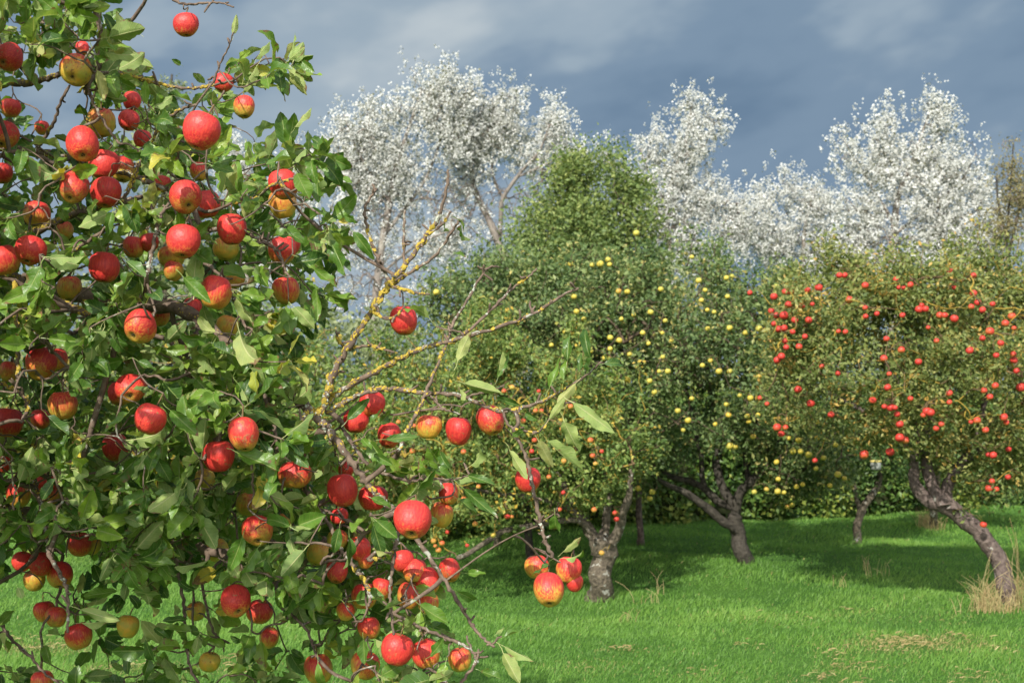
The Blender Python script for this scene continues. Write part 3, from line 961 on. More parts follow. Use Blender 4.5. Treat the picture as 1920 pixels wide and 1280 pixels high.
limb([(650, 655), (636, 640), (630, 620)], 2.6, 2.58, 5, 3, 60, 0)
limb([(730, 535), (775, 548), (805, 552)], 2.57, 2.56, 6, 4, 60, 0)
limb([(942, 770), (955, 798), (982, 807), (1012, 807), (1040, 770), (1056, 752)], 2.48, 2.45, 5, 3, 5, 5)
limb([(962, 805), (982, 846), (992, 879), (999, 913), (1012, 973), (1022, 1012), (1036, 1043)], 2.47, 2.44, 6, 8, 0, 12)
limb([(1012, 985), (1020, 975), (1040, 962), (1044, 957)], 2.46, 2.45, 3, 2)
limb([(860, 748), (895, 738), (925, 732), (945, 722)], 2.56, 2.5, 5, 3)
limb([(805, 740), (830, 765), (850, 772), (862, 776)], 2.55, 2.5, 5, 3)
limb([(880, 660), (866, 625), (836, 618), (818, 612)], 2.55, 2.55, 4, 3)
limb([(640, 800), (690, 870), (760, 900), (800, 896), (850, 899), (880, 890)], 2.66, 2.5, 8, 3)
# unseen bough added past the camera on the left, its leaves shade the lower crown
SHADE_BOUGH = np.array([TR(1.7), TR(1.85) + [0.15, -0.5, 0.0], [-1.45, 2.4, 1.98], [-1.28, 1.95, 1.98], [-1.1, 1.62, 1.96]])
C = catmull(SHADE_BOUGH, 7)
V, F = tube(C, np.linspace(0.035, 0.008, len(C)), 9, 0.05)
mb = MB()
mb.add(V, F)
mb.build('branch', M['bark'], FGT)
SK_MAIN.append(C)
SK_EXTRA = C
# twigs inside the crown
limb([(225, 140), (262, 148), (290, 156), (350, 166), (400, 160), (440, 150)], 2.75, 2.65, 8, 4, 170, 10)
limb([(62, 290), (85, 255), (102, 228), (112, 195), (130, 160)], 2.75, 2.66, 8, 5, 10, 20)
limb([(228, 382), (246, 345), (262, 308), (285, 262), (310, 226), (345, 203), (368, 197)], 2.7, 2.6, 7, 5, 100, 20)
limb([(165, 166), (178, 200), (205, 245), (225, 270)], 2.62, 2.58, 7, 4)
limb([(440, 380), (480, 371), (510, 348), (558, 334), (592, 340)], 2.6, 2.5, 6, 4, 60, 0)
limb([(524, 344), (548, 362), (575, 385), (600, 402)], 2.5, 2.48, 5, 4, 14, 0)
limb([(276, 515), (286, 467), (297, 420), (306, 396), (325, 372)], 2.5, 2.62, 9, 5, 0, 60)
limb([(300, 440), (367, 481), (411, 515), (434, 549), (448, 586), (463, 618)], 2.75, 2.55, 8, 5, 0, 10)
limb([(430, 425), (465, 438), (495, 455), (522, 471), (535, 508), (545, 520)], 2.65, 2.5, 8, 4, 10, 5)
limb([(320, 640), (346, 686), (370, 729), (386, 780), (402, 820), (415, 833)], 2.7, 2.5, 8, 6, 20, 30)
limb([(470, 680), (488, 720), (501, 760), (515, 801), (518, 830)], 2.7, 2.55, 7, 5, 0, 10)
limb([(575, 772), (565, 791), (541, 828), (515, 851), (496, 870)], 2.58, 2.5, 8, 5, 60, 70)
limb([(560, 905), (585, 935), (619, 986), (639, 1029), (652, 1046)], 2.7, 2.52, 9, 6, 10, 30)
limb([(652, 1046), (668, 1068), (683, 1086), (694, 1120), (690, 1135)], 2.52, 2.44, 9, 5, 50, 30)
limb([(752, 985), (744, 1010), (735, 1068), (731, 1110), (733, 1140), (738, 1190)], 2.5, 2.42, 8, 5, 0, 10)
limb([(690, 1050), (720, 1043), (745, 1028)], 2.48, 2.46, 6, 5, 30, 0)
limb([(690, 1000), (640, 970), (590, 950)], 2.6, 2.7, 6, 6)
limb([(738, 1150), (790, 1176), (836, 1195), (880, 1215), (892, 1240), (868, 1275), (855, 1300)], 2.5, 2.44, 6, 6, 0, 20)
limb([(884, 1172), (905, 1195), (926, 1212)], 2.5, 2.48, 6, 5)
limb([(45, 518), (100, 489), (160, 456), (208, 420), (222, 400)], 2.66, 2.55, 9, 5, 16, 10)
limb([(28, 527), (30, 570), (32, 640), (34, 690), (30, 735)], 2.66, 2.58, 9, 6, 190, 10)
limb([(48, 598), (60, 620), (85, 640), (95, 660)], 2.65, 2.58, 7, 4, 20, 20)
limb([(-40, 700), (0, 718), (40, 738), (52, 765), (40, 790)], 2.7, 2.6, 10, 6, 160, 20)
limb([(60, 880), (70, 920), (80, 960), (88, 1000), (92, 1040)], 2.8, 2.55, 9, 8, 60, 130)
limb([(92, 1040), (118, 1085), (126, 1110), (128, 1150), (126, 1184)], 2.55, 2.48, 8, 5, 0, 10)
limb([(330, 1050), (343, 1119), (346, 1152), (349, 1203), (358, 1255), (380, 1290)], 2.9, 2.7, 7, 5)
limb([(-60, 1120), (0, 1169), (20, 1196), (57, 1230), (84, 1262), (120, 1285)], 2.9, 2.7, 7, 4)
limb([(290, -40), (318, -6), (345, 8), (385, 6), (415, 6), (438, 14)], 2.7, 2.6, 6, 3, 0, 0, sk=False)
V, F = tube(catmull([at(344, 6, 2.67), at(345, 18, 2.66), APPLE_TIP], 4), 0.0016, 6)
limb([(400, 155), (415, 115), (428, 90), (438, 60)], 2.62, 2.58, 4, 2.5)
limb([(375, 1080), (395, 1170), (410, 1195), (430, 1205)], 2.9, 2.75, 6, 3)
limb([(545, 1150), (575, 1180), (588, 1215), (595, 1232)], 2.75, 2.6, 6, 4)

SKM = np.vstack(SK_MAIN)
SKA = np.vstack(SK_ALL + [SK_MAIN[0], SK_EXTRA])
JOINS_ = None
joins = MB()
joins.add(V, F)
for p, r in STARTS:
    d = np.linalg.norm(SKM - p, axis=1)
    q = SKM[np.argmin(d)]
    ln = d.min()
    if ln > 0.004:
        t = np.linspace(0, 1, 7)[:, None]
        P = q*(1 - t) + p*t + np.sin(np.pi*t)*rng.normal(size=3)*0.10*ln
        V, F = tube(P, np.linspace(r*1.5, r, 7), 7, 0.06)
        joins.add(V, F)
        SKA = np.vstack([SKA, P])

# ------------------------------------------------------------------ leaves of that tree
def leaf_template(seed):
    r = np.random.default_rng(seed)
    nu, nv = 13, 7
    t = np.linspace(0, 1, nu)
    vv = np.linspace(-1, 1, nv)
    wmax = r.uniform(0.20, 0.27)
    skew = r.uniform(0.72, 0.95)
    wdt = wmax*np.sin(np.pi*t**skew)**0.66
    wdt[0], wdt[-1] = 0.018, 0.004
    fold = r.uniform(0.15, 0.75)
    curl = r.uniform(-0.5, 1.9)
    twist = r.uniform(-1.0, 1.0)
    rip_a, rip_f, rip_p = r.uniform(0.03, 0.085), r.uniform(1.2, 2.4), r.uniform(0, 6.28, 2)
    V, U = [], []
    x = z = 0.0
    prev = 0.0
    for i, tt in enumerate(t):
        a = -curl*tt**1.3
        if i:
            x += (tt - prev)*math.cos(a)
            z += (tt - prev)*math.sin(a)
        prev = tt
        ser = 1 + (0.05 if i % 2 else -0.035)*(1 if 0 < i < nu - 1 else 0)
        for v in vv:
            y = v*wdt[i]*(ser if abs(v) == 1 else 1)
            hz = fold*abs(v)*wdt[i] + rip_a*abs(v)**1.5*math.sin(rip_f*6.28*tt + rip_p[0 if v < 0 else 1])*min(1, wdt[i]/wmax*1.3)
            ct, st_ = math.cos(twist*tt), math.sin(twist*tt)
            y2, h2 = y*ct - hz*st_, y*st_ + hz*ct
            V.append((0.30 + x - math.sin(a)*h2, y2, z + math.cos(a)*h2))
            U.append((tt, (v + 1)/2))
    i, j = np.meshgrid(np.arange(nu - 1), np.arange(nv - 1), indexing='ij')
    q = (i*nv + j).ravel()
    F = np.stack([q, q + nv, q + nv + 1, q + 1], -1)
    n0 = len(V)
    pz = r.uniform(-0.05, 0.08)
    for xx, hw in ((0.0, 0.013), (0.15, 0.011), (0.31, 0.012)):
        zz = pz*math.sin(xx/0.3*math.pi)
        V += [(xx, -hw, zz), (xx, hw, zz)]
        U += [(0.0, 0.5), (0.0, 0.5)]
    P = np.array([[n0, n0 + 2, n0 + 3, n0 + 1], [n0 + 2, n0 + 4, n0 + 5, n0 + 3]])
    return np.array(V), [np.vstack([F, P])], np.array(U)


LT = [leaf_template(s) for s in range(14)]


def inside(poly, x, y):
    poly = np.asarray(poly, float)
    res = np.zeros(len(x), bool)
    j = len(poly) - 1
    for i in range(len(poly)):
        xi, yi = poly[i]
        xj, yj = poly[j]
        res ^= ((yi > y) != (yj > y)) & (x < (xj - xi)*(y - yi)/(yj - yi + 1e-9) + xi)
        j = i
    return res


def sample_poly(poly, n, y0, y1, p=1.0):
    poly = np.asarray(poly, float)
    lo, hi = poly.min(0), poly.max(0)
    out = np.zeros((0, 2))
    while len(out) < n:
        q = lo + rng.random((n*2, 2))*(hi - lo)
        out = np.vstack([out, q[inside(poly, q[:, 0], q[:, 1])]])
    out = out[:n]
    ys = y0 + (y1 - y0)*rng.random(n)**p
    return np.array([at(a, b, c) for (a, b), c in zip(out, ys)])


PA = [(-350, -200), (150, -200), (225, -30), (250, 25), (205, 75), (262, 105), (285, 150), (360, 140), (395, 150), (430, 100), (480, 100), (535, 82), (572, 125), (525, 180), (495, 245),
      (540, 262), (600, 285), (640, 320), (630, 355), (615, 395), (640, 430), (625, 510), (585, 610), (575, 700), (565, 770), (-350, 770)]
PB = [(-350, 760), (560, 760), (610, 780), (640, 860), (600, 930), (700, 960), (760, 1040), (790, 1100), (840, 1160), (800, 1195), (740, 1190), (650, 1180), (560, 1120), (500, 1090), (400, 1060), (300, 1080), (180, 1050), (60, 1040), (-350, 1080)]
PC = [(-350, 1050), (60, 1050), (180, 1060), (300, 1090), (500, 1110), (560, 1140), (640, 1200), (600, 1300), (-350, 1320)]
PD = [(600, 830), (700, 770), (790, 860), (860, 900), (850, 950), (780, 930), (700, 900), (640, 880)]
PE = [(640, 1150), (780, 1160), (850, 1200), (900, 1220), (870, 1290), (640, 1300)]
nodes = np.vstack([sample_poly(PA, 370, 2.38, 2.75), sample_poly(PA, 560, 2.75, 3.9), sample_poly(PB, 250, 2.42, 2.8), sample_poly(PB, 480, 2.75, 3.9),
                   sample_poly(PC, 62, 2.6, 3.5), sample_poly(PD, 22, 2.48, 2.7), sample_poly(PE, 26, 2.42, 2.7)])
px_, py_, dp_ = proj(nodes)
# keep openings where the sky shows between the upper left twigs
gap = np.zeros(len(nodes), bool)
for gx, gy, grx, gry in ((75, 200, 45, 40), (105, 225, 22, 26), (290, 60, 55, 45), (400, 40, 60, 60), (470, 235, 35, 40), (350, 210, 25, 20), (20, 20, 14, 10), (330, 110, 45, 30), (560, 185, 40, 30)):
    gap |= ((px_ - gx)/(grx + 25))**2 + ((py_ - gy)/(gry + 25))**2 < 1
nodes = nodes[~(gap & (rng.random(len(nodes)) < 0.9))]
q = np.stack([rng.uniform(-1.6, -0.78, 260), rng.uniform(1.4, 1.85, 260), rng.uniform(1.76, 2.1, 260)], -1)  # unseen leaf clusters added on that bough to shade the lower crown
q = q[(q[:, 0]/q[:, 1] < -0.47)][:120]
nodes = np.vstack([nodes, q])
allnodes = np.vstack([apple_nodes, nodes])
parp, par, desc = grow(SKA, allnodes)
twig_tubes(joins, allnodes, parp, par, desc, 0.00125, 5, 0.08, 0.42, 5)
tag(joins.build('twigs', M['bark'], FGT), kind='stuff')

# shoots with leaves at each node
P_, D_, N_, L_, T_, W_ = [], [], [], [], [], []
for nd, pp in zip(nodes, parp[len(apple_nodes):]):
    ax = unit(nd - pp + 1e-6)
    k = rng.integers(5, 10)
    ct = np.clip(rng.normal(0.43, 0.21), 0, 0.9)
    for q in range(k):
        back = rng.random()*0.55*(rng.random() < 0.6)
        p = nd + (pp - nd)*back*min(1.0, 0.06/max(np.linalg.norm(pp - nd), 1e-4))
        d = unit(rng.normal(size=3)*0.75 + ax*0.35 + np.array([0.35, -0.12, -0.35]))
        n = unit(np.array([-0.15, -0.55, 0.65])*(1 if rng.random() < 0.86 else -1) + rng.normal(size=3)*0.62)
        P_.append(p)
        D_.append(d)
        N_.append(n)
        L_.append(rng.uniform(0.040, 0.076))
        T_.append(np.clip(ct + rng.normal()*0.17 + (0.45 if rng.random() < 0.016 else 0), 0, 1))
        W_.append(rng.uniform(0.8, 1.12))
# single leaves that stand out along the right hand branches: stalk foot, tip, width, depth, tone
TL = [(851,694,881,617,.9,2.5,.8),(819,610,757,550,1.0,2.5,.6),(928,721,952,663,.8,2.5,.25),(934,706,938,660,.7,2.48,.7),(851,713,937,737,.9,2.48,.65),(857,721,880,756,.9,2.5,.7),
 (918,741,970,760,.8,2.5,.15),(1022,745,1056,672,.8,2.44,.5),(1054,731,1070,655,1.1,2.44,.55),(1062,690,1068,628,1.0,2.44,.2),(1086,708,1089,664,1.0,2.46,.1),(1100,703,1108,672,1.6,2.46,.05),
 (1113,688,1086,612,.8,2.47,.05),(1118,699,1162,706,.8,2.46,.05),(1118,684,1180,674,1.0,2.48,.08),(1089,708,1046,754,.9,2.46,.9),(1052,738,1150,808,1.0,2.42,.6),(1022,797,1058,748,1.0,2.43,.7),
 (1050,772,1083,850,1.25,2.42,.65),(1010,808,1084,888,.95,2.42,.6),(1002,812,1037,876,1.0,2.44,.93),(946,828,986,896,1.0,2.4,.7),(955,822,980,803,1.4,2.45,.35),(978,770,1010,787,1.0,2.5,.15),
 (872,880,920,845,1.1,2.47,.6),(851,888,815,845,1.2,2.5,.1),(851,899,930,970,.9,2.46,.15),(862,885,927,908,.9,2.46,.15),(772,930,812,876,1.0,2.42,.4),(1040,952,1041,1010,1.3,2.43,.35),
 (1046,1043,1085,1006,.8,2.43,.75),(1048,1047,1102,1043,1.1,2.42,.6),(1036,1048,1003,1080,1.2,2.36,.1),(864,1073,914,1078,1.1,2.44,.4),(842,1102,905,1131,1.0,2.44,.35),
 (930,1203,998,1238,.9,2.44,.6),(935,1207,972,1279,1.2,2.43,.7),(933,1199,980,1180,1.0,2.46,.3),(926,1192,946,1172,1.1,2.46,.6),(890,1253,940,1272,1.0,2.46,.3),(796,1240,838,1197,1.0,2.36,.25),
 (607,428,655,520,1.0,2.5,.2),(650,420,702,482,1.0,2.48,.25),(634,401,676,416,1.2,2.5,.3),(612,470,628,506,1.1,2.5,.45),(577,495,630,537,1.2,2.48,.5),(590,520,600,600,.8,2.5,.5),(838,404,880,416,1.3,2.54,.55),
 (866,410,862,460,1.0,2.53,.4),(848,472,874,482,1.3,2.54,.45),(836,415,830,436,1.3,2.54,.2),(640,330,700,350,.1,2.5,.3),(605,290,658,312,1.3,2.5,.4),(600,300,650,345,1.2,2.52,.3),(545,250,579,200,.8,2.5,.7),(575,255,615,275,1.3,2.5,.1),
 (560,110,590,135,1.4,2.55,.35),(545,115,552,62,1.0,2.56,.6),(535,118,570,90,1.3,2.56,.6),(520,120,532,178,1.1,2.56,.1),(490,110,452,170,1.0,2.56,.7),(436,75,443,28,.8,2.58,.7),(344,125,322,112,1.4,2.6,.2),
 (310,600,470,705,.0,2.4,.6),(444,603,470,705,1.1,2.36,.75),(305,755,368,815,1.0,2.36,.35),(252,762,203,812,1.2,2.36,.3),(330,505,392,570,1.3,2.38,.35),(640,800,690,745,1.1,2.44,.1),(686,800,720,770,1.3,2.43,.15),
 (672,815,700,845,1.2,2.42,.4),(705,825,782,818,1.0,2.38,.2),(690,845,735,870,1.0,2.42,.3),(350,905,283,960,1.6,2.4,.65),(352,915,325,975,1.4,2.4,.4),(425,840,520,880,1.3,2.42,.45),(500,880,490,905,1.4,2.4,.4),(500,955,510,890,1.2,2.38,.3),
 (462,985,430,1075,1.0,2.36,.3),(655,985,655,1075,1.0,2.42,.1),(640,975,625,1035,1.2,2.42,.12),(270,70,210,38,1.1,2.56,.6),(222,75,285,125,1.1,2.56,.6),(190,65,200,130,1.3,2.6,.3),(70,100,180,190,1.3,2.6,.7),(240,210,200,290,.0,2.5,.5),
 (400,205,412,250,1.5,2.36,.35),(215,285,275,285,1.3,2.52,.2),(150,150,185,180,.1,2.5,.9),(178,115,192,185,1.0,2.5,.97),(560,995,490,960,1.2,2.42,.3),(715,935,700,945,1.2,2.42,.3),(685,928,735,950,1.1,2.4,.35),(595,1225,600,1300,.8,2.4,.5),
 (680,1185,685,1240,1.3,2.34,.25),(30,1095,42,1120,1.8,2.4,.6),(130,1135,215,1165,.9,2.44,.65),(135,1168,212,1165,.7,2.44,.65),(270,1180,285,1260,1.0,2.6,.1),(290,1165,350,1160,1.3,2.6,.05),(280,1170,320,1200,1.0,2.6,.1)]
for (x0, y0, x1, y1, w_, Yd, tn) in TL:
    if w_ < 0.2:
        continue
    a, b = at(x0, y0, Yd), at(x1, y1, Yd - rng.uniform(-0.03, 0.03))
    P_.append(a)
    D_.append(b - a)
    flip = -1.0 if tn >= 0.6 else 1.0
    N_.append(unit(np.array([-0.3, -0.8, 0.35])*flip + rng.normal(size=3)*0.3))
    L_.append(np.linalg.norm(b - a)/1.25)
    T_.append(np.clip(tn, 0, 1))
    W_.append(w_*rng.uniform(0.6, 0.78))
NTL = sum(1 for t in TL if t[4] >= 0.2)
P_, D_, N_, L_, T_, W_ = map(np.array, (P_, D_, N_, L_, T_, W_))
keep = np.ones(len(P_), bool)
for f in (0.5, 0.8, 1.15):
    x, y, dpt = proj(P_ + unit(D_)*(L_*f)[:, None])
    dd = np.hypot(x[:, None] - apx[None, :, 0], y[:, None] - apx[None, :, 1])
    yy = (P_ + unit(D_)*(L_*f)[:, None])[:, 1]
    cov = (dd < apx[None, :, 2]*1.12 + 8) & (yy[:, None] < apY[None] + 0.02)
    hitp = cov.any(1)
    keep &= ~(hitp & (rng.random(len(P_)) < 0.80))
    # leave the bare lichened wood on the right in view
    R_ = np.vstack(SK_ALL[6:16])
    bx, by, bd = proj(R_)
    db = np.hypot(x[:, None] - bx[None], y[:, None] - by[None]).min(1)
    keep &= ~((db < 22) & (x > 560) & (rng.random(len(P_)) < 0.75))
    keep &= ~((x > 672) & (x < 1200) & (y < 740))
keep[-NTL:] = True
# leaves never grow through an apple
rad3 = apx[:, 2]*apY/FPX
ap3 = np.array([at(a, b, c) for (a, b, _), c in zip(apx, apY)])
mid = P_ + unit(D_)*(L_*0.8)[:, None]
for f in (0.4, 0.8, 1.2):
    mid = P_ + unit(D_)*(L_*f)[:, None]
    keep &= ~((np.linalg.norm(mid[:, None] - ap3[None], axis=-1) < rad3[None]*0.97).any(1))
mb = MB()
tm = rng.integers(0, len(LT), len(P_))
for k in range(len(LT)):
    s = keep & (tm == k)
    V, F, U, T = place(LT[k], P_[s], D_[s], N_[s], L_[s], T_[s], W_[s])
    mb.add(V, F, U, T)
mb.build('crown', M['leaf'], FGT, uv=True, tint=True)
print('fg leaves', keep.sum())

# ------------------------------------------------------------------ trees further back
SV = np.array([(0, 0, 0), (.45, -.27, .05), (.45, .27, .05), (1, 0, -.06), (.45, 0, -0.02)])
SF = [np.array([[0, 1, 4], [0, 4, 2], [1, 3, 4], [4, 3, 2]])]
SU = np.zeros((5, 2))
SMALL = (SV, SF, SU)

M['bark_grey'] = bark_mat('grey_bark', (0.040, 0.033, 0.025), (0.20, 0.165, 0.12), 34, (0.30, 0.24, 0.05), 0.70, pale=(0.42, 0.42, 0.37), pale_amt=0.60, dist=0.03, bump=0.9)
M['bark_dark'] = bark_mat('dark_bark', (0.026, 0.023, 0.019), (0.085, 0.074, 0.060), 26, (0.20, 0.18, 0.06), 0.68, pale=(0.30, 0.29, 0.24), pale_amt=0.68, dist=0.03, bump=0.9)
M['bark_red'] = bark_mat('red_brown_bark', (0.050, 0.034, 0.031), (0.20, 0.155, 0.135), 26, (0.30, 0.22, 0.04), 0.72, pale=(0.42, 0.40, 0.36), pale_amt=0.64, dist=0.03, bump=1.0)
M['bark_poplar'] = bark_mat('poplar_bark', (0.13, 0.11, 0.10), (0.27, 0.24, 0.21), 3, None, pale=(0.34, 0.32, 0.28), pale_amt=0.6, dist=0.05)
M['twig_brown'] = plain_mat('brown_twig', (0.095, 0.068, 0.045), 0.8, 0.4, 20)
M['twig_yellow'] = bark_mat('lichened_twig', (0.10, 0.068, 0.04), (0.15, 0.10, 0.05), 14, (0.31, 0.22, 0.035), 0.47)
M['twig_grey'] = plain_mat('grey_twig', (0.19, 0.15, 0.125), 0.8, 0.3, 3)
M['lf_yellowtree'] = bg_leaf_mat('yellow_apple_leaf', [(0, (0.034, 0.066, 0.022)), (0.5, (0.082, 0.130, 0.042)), (0.85, (0.150, 0.19, 0.07)), (1.0, (0.26, 0.24, 0.08))], 0.25, 0.5)
M['lf_redtree'] = bg_leaf_mat('red_apple_leaf', [(0, (0.045, 0.076, 0.020)), (0.5, (0.112, 0.145, 0.040)), (0.85, (0.185, 0.195, 0.065)), (1.0, (0.30, 0.20, 0.05))], 0.25, 0.5)
M['lf_orangetree'] = bg_leaf_mat('orange_apple_leaf', [(0, (0.040, 0.080, 0.018)), (0.5, (0.10, 0.155, 0.036)), (0.85, (0.18, 0.215, 0.06)), (1.0, (0.32, 0.24, 0.04))], 0.25, 0.5)
M['lf_dark'] = bg_leaf_mat('dark_leaf', [(0, (0.020, 0.052, 0.014)), (0.6, (0.055, 0.105, 0.026)), (1.0, (0.12, 0.17, 0.045))], 0.22, 0.5)
M['lf_bright'] = bg_leaf_mat('bright_leaf', [(0, (0.040, 0.075, 0.020)), (0.5, (0.10, 0.150, 0.042)), (1.0, (0.18, 0.215, 0.065))], 0.25, 0.5)
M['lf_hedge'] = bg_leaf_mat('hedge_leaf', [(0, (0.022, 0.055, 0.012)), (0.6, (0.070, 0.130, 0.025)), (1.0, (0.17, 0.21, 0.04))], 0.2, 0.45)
M['lf_poplar'] = bg_leaf_mat('poplar_leaf', [(0, (0.07, 0.09, 0.045)), (1, (0.20, 0.21, 0.12))], 0.40, 0.6, under=[(0, (0.42, 0.43, 0.40)), (0.5, (0.68, 0.69, 0.67)), (1, (0.84, 0.84, 0.83))], tg=(1.05, 1.05, 1.03))
M['lf_greygreen'] = bg_leaf_mat('grey_green_leaf', [(0, (0.07, 0.10, 0.05)), (1, (0.20, 0.24, 0.13))], 0.25, 0.6)
M['lf_thin'] = bg_leaf_mat('thin_leaf', [(0, (0.10, 0.09, 0.05)), (0.6, (0.14, 0.14, 0.06)), (1, (0.22, 0.20, 0.10))], 0.25, 0.6)


def sample_ells(ells, n, shell=0.45, hang=False):
    w_ = np.array([(e[2]*e[3])**0.9 * (e[6] if len(e) > 6 else 1.0) for e in ells])
    pick = rng.choice(len(ells), n, p=w_/w_.sum())
    E = np.array([e[:6] for e in ells])[pick]
    d = unit(rng.normal(size=(n, 3)))
    r = rng.random(n)**shell*(1 + 0.10*rng.normal(size=n))
    X = E[:, 0] + E[:, 2]*d[:, 0]*r
    Yp = E[:, 1] - E[:, 3]*d[:, 2]*r
    Yd = E[:, 4] + E[:, 5]*d[:, 1]*r
    return np.array([at(a, b, c) for a, b, c in zip(X, Yp, Yd)])


def front_of(ells, px, py):
    best = None
    for e in ells:
        q = ((px - e[0])/e[2])**2 + ((py - e[1])/e[3])**2
        if q < 1:
            y = e[4] - e[5]*math.sqrt(1 - q)*0.97
            best = y if best is None else min(best, y)
    return best if best is not None else min(e[4] for e in ells) - 0.2


def far_tree(name, label, group, base, limbs, ells, ncl, nleaf, leafL, spread, lf, bark, twig, r0=0.0016, shell=0.45, apples=(), droop=-0.25, wind=0.2,
             nbias=(-0.25, -0.5, 0.6), nrand=0.75, seg=3, twk=4, power=0.45, bare=(), nbare=0, sub=0, shoots=0, gaps=0.0, clear=None, wide=1.0, tintmean=0.42, aniso=(1, 1, 0.8), zmin=0.35, cat='tree', leafdown=None, upright=0.0):
    loc = np.array(ground_at(*base)) if len(base) == 2 else np.array(base, float)
    loc[2] = 0.0
    root = tag(empty(name, loc), label, cat, group)
    sk = []
    for li, (pts, wds, y0, y1) in enumerate(limbs):
        ys = np.linspace(y0, y1, len(pts))
        P = np.array([at(a, b, c) for (a, b), c in zip(pts, ys)])
        if li == 0:
            P[0] = loc + [0, 0, -0.06]
            if len(P) > 2 and P[1][2] < 0.05:
                P[1][2] = 0.08
        wd = np.interp(np.linspace(0, 1, len(pts)), np.linspace(0, 1, len(wds)), wds)*ys/FPX/2*(0.66 if bark == 'bark_poplar' else 1)
        C = catmull(P, 6)
        R = np.interp(np.linspace(0, 1, len(C)), np.linspace(0, 1, len(P)), wd)
        k = np.arange(len(C))
        C[1:] += (0.16*R[1:, None])*np.stack([np.sin(k*0.5 + li), np.sin(k*0.37 + 2 + li), 0*k], -1)[1:]
        R = R*(1 + 0.035*np.sin(k*0.83 + li) + 0.025*rng.normal(size=len(C)))
        if li == 0:
            R[:3] *= np.array([1.35, 1.2, 1.08])
        V, F = tube(C, R, 14 if li == 0 else 9, 0.035)
        mb = MB()
        mb.add(V, F)
        mb.build('trunk' if li == 0 else 'branch', M[bark], root)
        sk.append(C if li else C[len(C)//2:])
    sk = np.vstack(sk)
    nodes = sample_ells(ells, ncl, shell)
    nodes = nodes[nodes[:, 2] > zmin]
    if gaps:
        q = nodes/gaps + rng.random(3)*6
        nz = np.sin(q[:, 0] + 1.3*np.sin(q[:, 2])) + np.sin(q[:, 1]*1.1 + 1.2*np.sin(q[:, 0]*0.9)) + np.sin(q[:, 2]*1.2 + 1.1*np.sin(q[:, 1]))
        nodes = nodes[nz + 0.5*rng.normal(size=len(nz)) > -1.05]
    if clear is not None:
        x, y, d_ = proj(nodes)
        bad = np.zeros(len(nodes), bool)
        for poly in clear:
            bad |= inside(poly, x, y)
        nodes = nodes[~bad]
    if shoots:
        cand = nodes[np.argsort(-nodes[:, 2])[:len(nodes)//3]]
        pk = cand[rng.integers(0, len(cand), shoots)]
        ln_ = rng.uniform(0.10, 0.32, shoots)[:, None]
        dr = np.array([0.12, 0, 1.0]) + rng.normal(size=(shoots, 3))*0.25
        nodes = np.vstack([nodes] + [pk + dr*ln_*f for f in (0.4, 0.7, 1.0)])
    if nbare:
        nodes = np.vstack([nodes, sample_ells(bare, nbare, 0.6)])
    nlf = len(nodes) - nbare
    ap_nodes = np.array([p + np.array([rng.normal()*0.02, rng.normal()*0.02, r*2.2]) for p, r, _ in apples]) if len(apples) else np.zeros((0, 3))
    alln = np.vstack([ap_nodes, nodes])
    parp, par, desc = grow(sk, alln)
    mb = MB()
    twig_tubes(mb, alln, parp, par, desc, r0, twk, 0.09, power, seg)
    for p, r, tipn in [(a[0], a[1], b) for a, b in zip(apples, ap_nodes)]:
        V, F = tube(np.array([p + [0, 0, r*0.7], tipn]), [0.0015, 0.0018], 3)
        mb.add(V, F)
    tag(mb.build('twigs', M[twig], root), kind='stuff')
    if nleaf <= 0:
        return root
    npn = np.maximum(1, (nleaf*(0.35 + 1.3*rng.random(len(nodes)))).astype(int))
    npn[nlf:] = 0
    idx = np.repeat(np.arange(len(nodes)), npn)
    par_n = parp[len(ap_nodes):]
    n = len(idx)
    along = rng.random(n)**1.6*0.75
    seglen = np.linalg.norm(par_n - nodes, axis=1)
    lim = np.minimum(1.0, 0.5/np.maximum(seglen, 1e-4))
    P = nodes[idx] + (par_n - nodes)[idx]*(along*lim[idx])[:, None] + rng.normal(size=(n, 3))*spread*np.array(aniso)
    if sub:
        cen = nodes[:, None] + rng.normal(size=(len(nodes), sub, 3))*spread*np.array(aniso)
        P = cen[idx, rng.integers(0, sub, n)] + rng.normal(size=(n, 3))*np.array([0.05, 0.05, 0.065])
    if leafdown is not None:
        P[:, 2] += leafdown*rng.random(n)
    D = unit(rng.normal(size=(n, 3)) + np.array([wind, 0, droop]))
    N = unit(np.array(nbias) + rng.normal(size=(n, 3))*nrand)
    L = leafL*rng.uniform(0.6, 1.25, n)
    ct = np.clip(rng.normal(tintmean, 0.2, len(nodes)), 0, 1)
    T = np.clip(ct[idx] + rng.normal(size=n)*0.2 + (rng.random(n) < 0.03)*0.4, 0, 1)
    keep = P[:, 2] > 0.06
    if len(apples):
        A3 = np.array([a[0] for a in apples])
        Ar = np.array([a[1] for a in apples])
        vis = np.array([a[2] for a in apples])
        ax_, ay_, ad_ = proj(A3)
        arp = Ar*FPX/ad_
        q = P + D*(L*0.5)[:, None]
        for c0 in range(0, n, 20000):
            s = slice(c0, c0 + 20000)
            x, y, d_ = proj(q[s])
            dd = np.hypot(x[:, None] - ax_[None], y[:, None] - ay_[None])
            hid = (dd < arp[None]*1.12 + 2.0) & (d_[:, None] < ad_[None] + 0.01) & vis[None]
            ins = (np.linalg.norm(q[s][:, None] - A3[None], axis=-1) < Ar[None])
            keep[s] &= ~((hid.any(1) & (rng.random(len(x)) < 0.76)) | ins.any(1))
    mb = MB()
    V, F, U, T = place(SMALL, P[keep], D[keep], N[keep], L[keep], T[keep], np.full(keep.sum(), wide))
    mb.add(V, F, U, T)
    mb.build('crown', M[lf], root, smooth=False, tint=True)
    return root


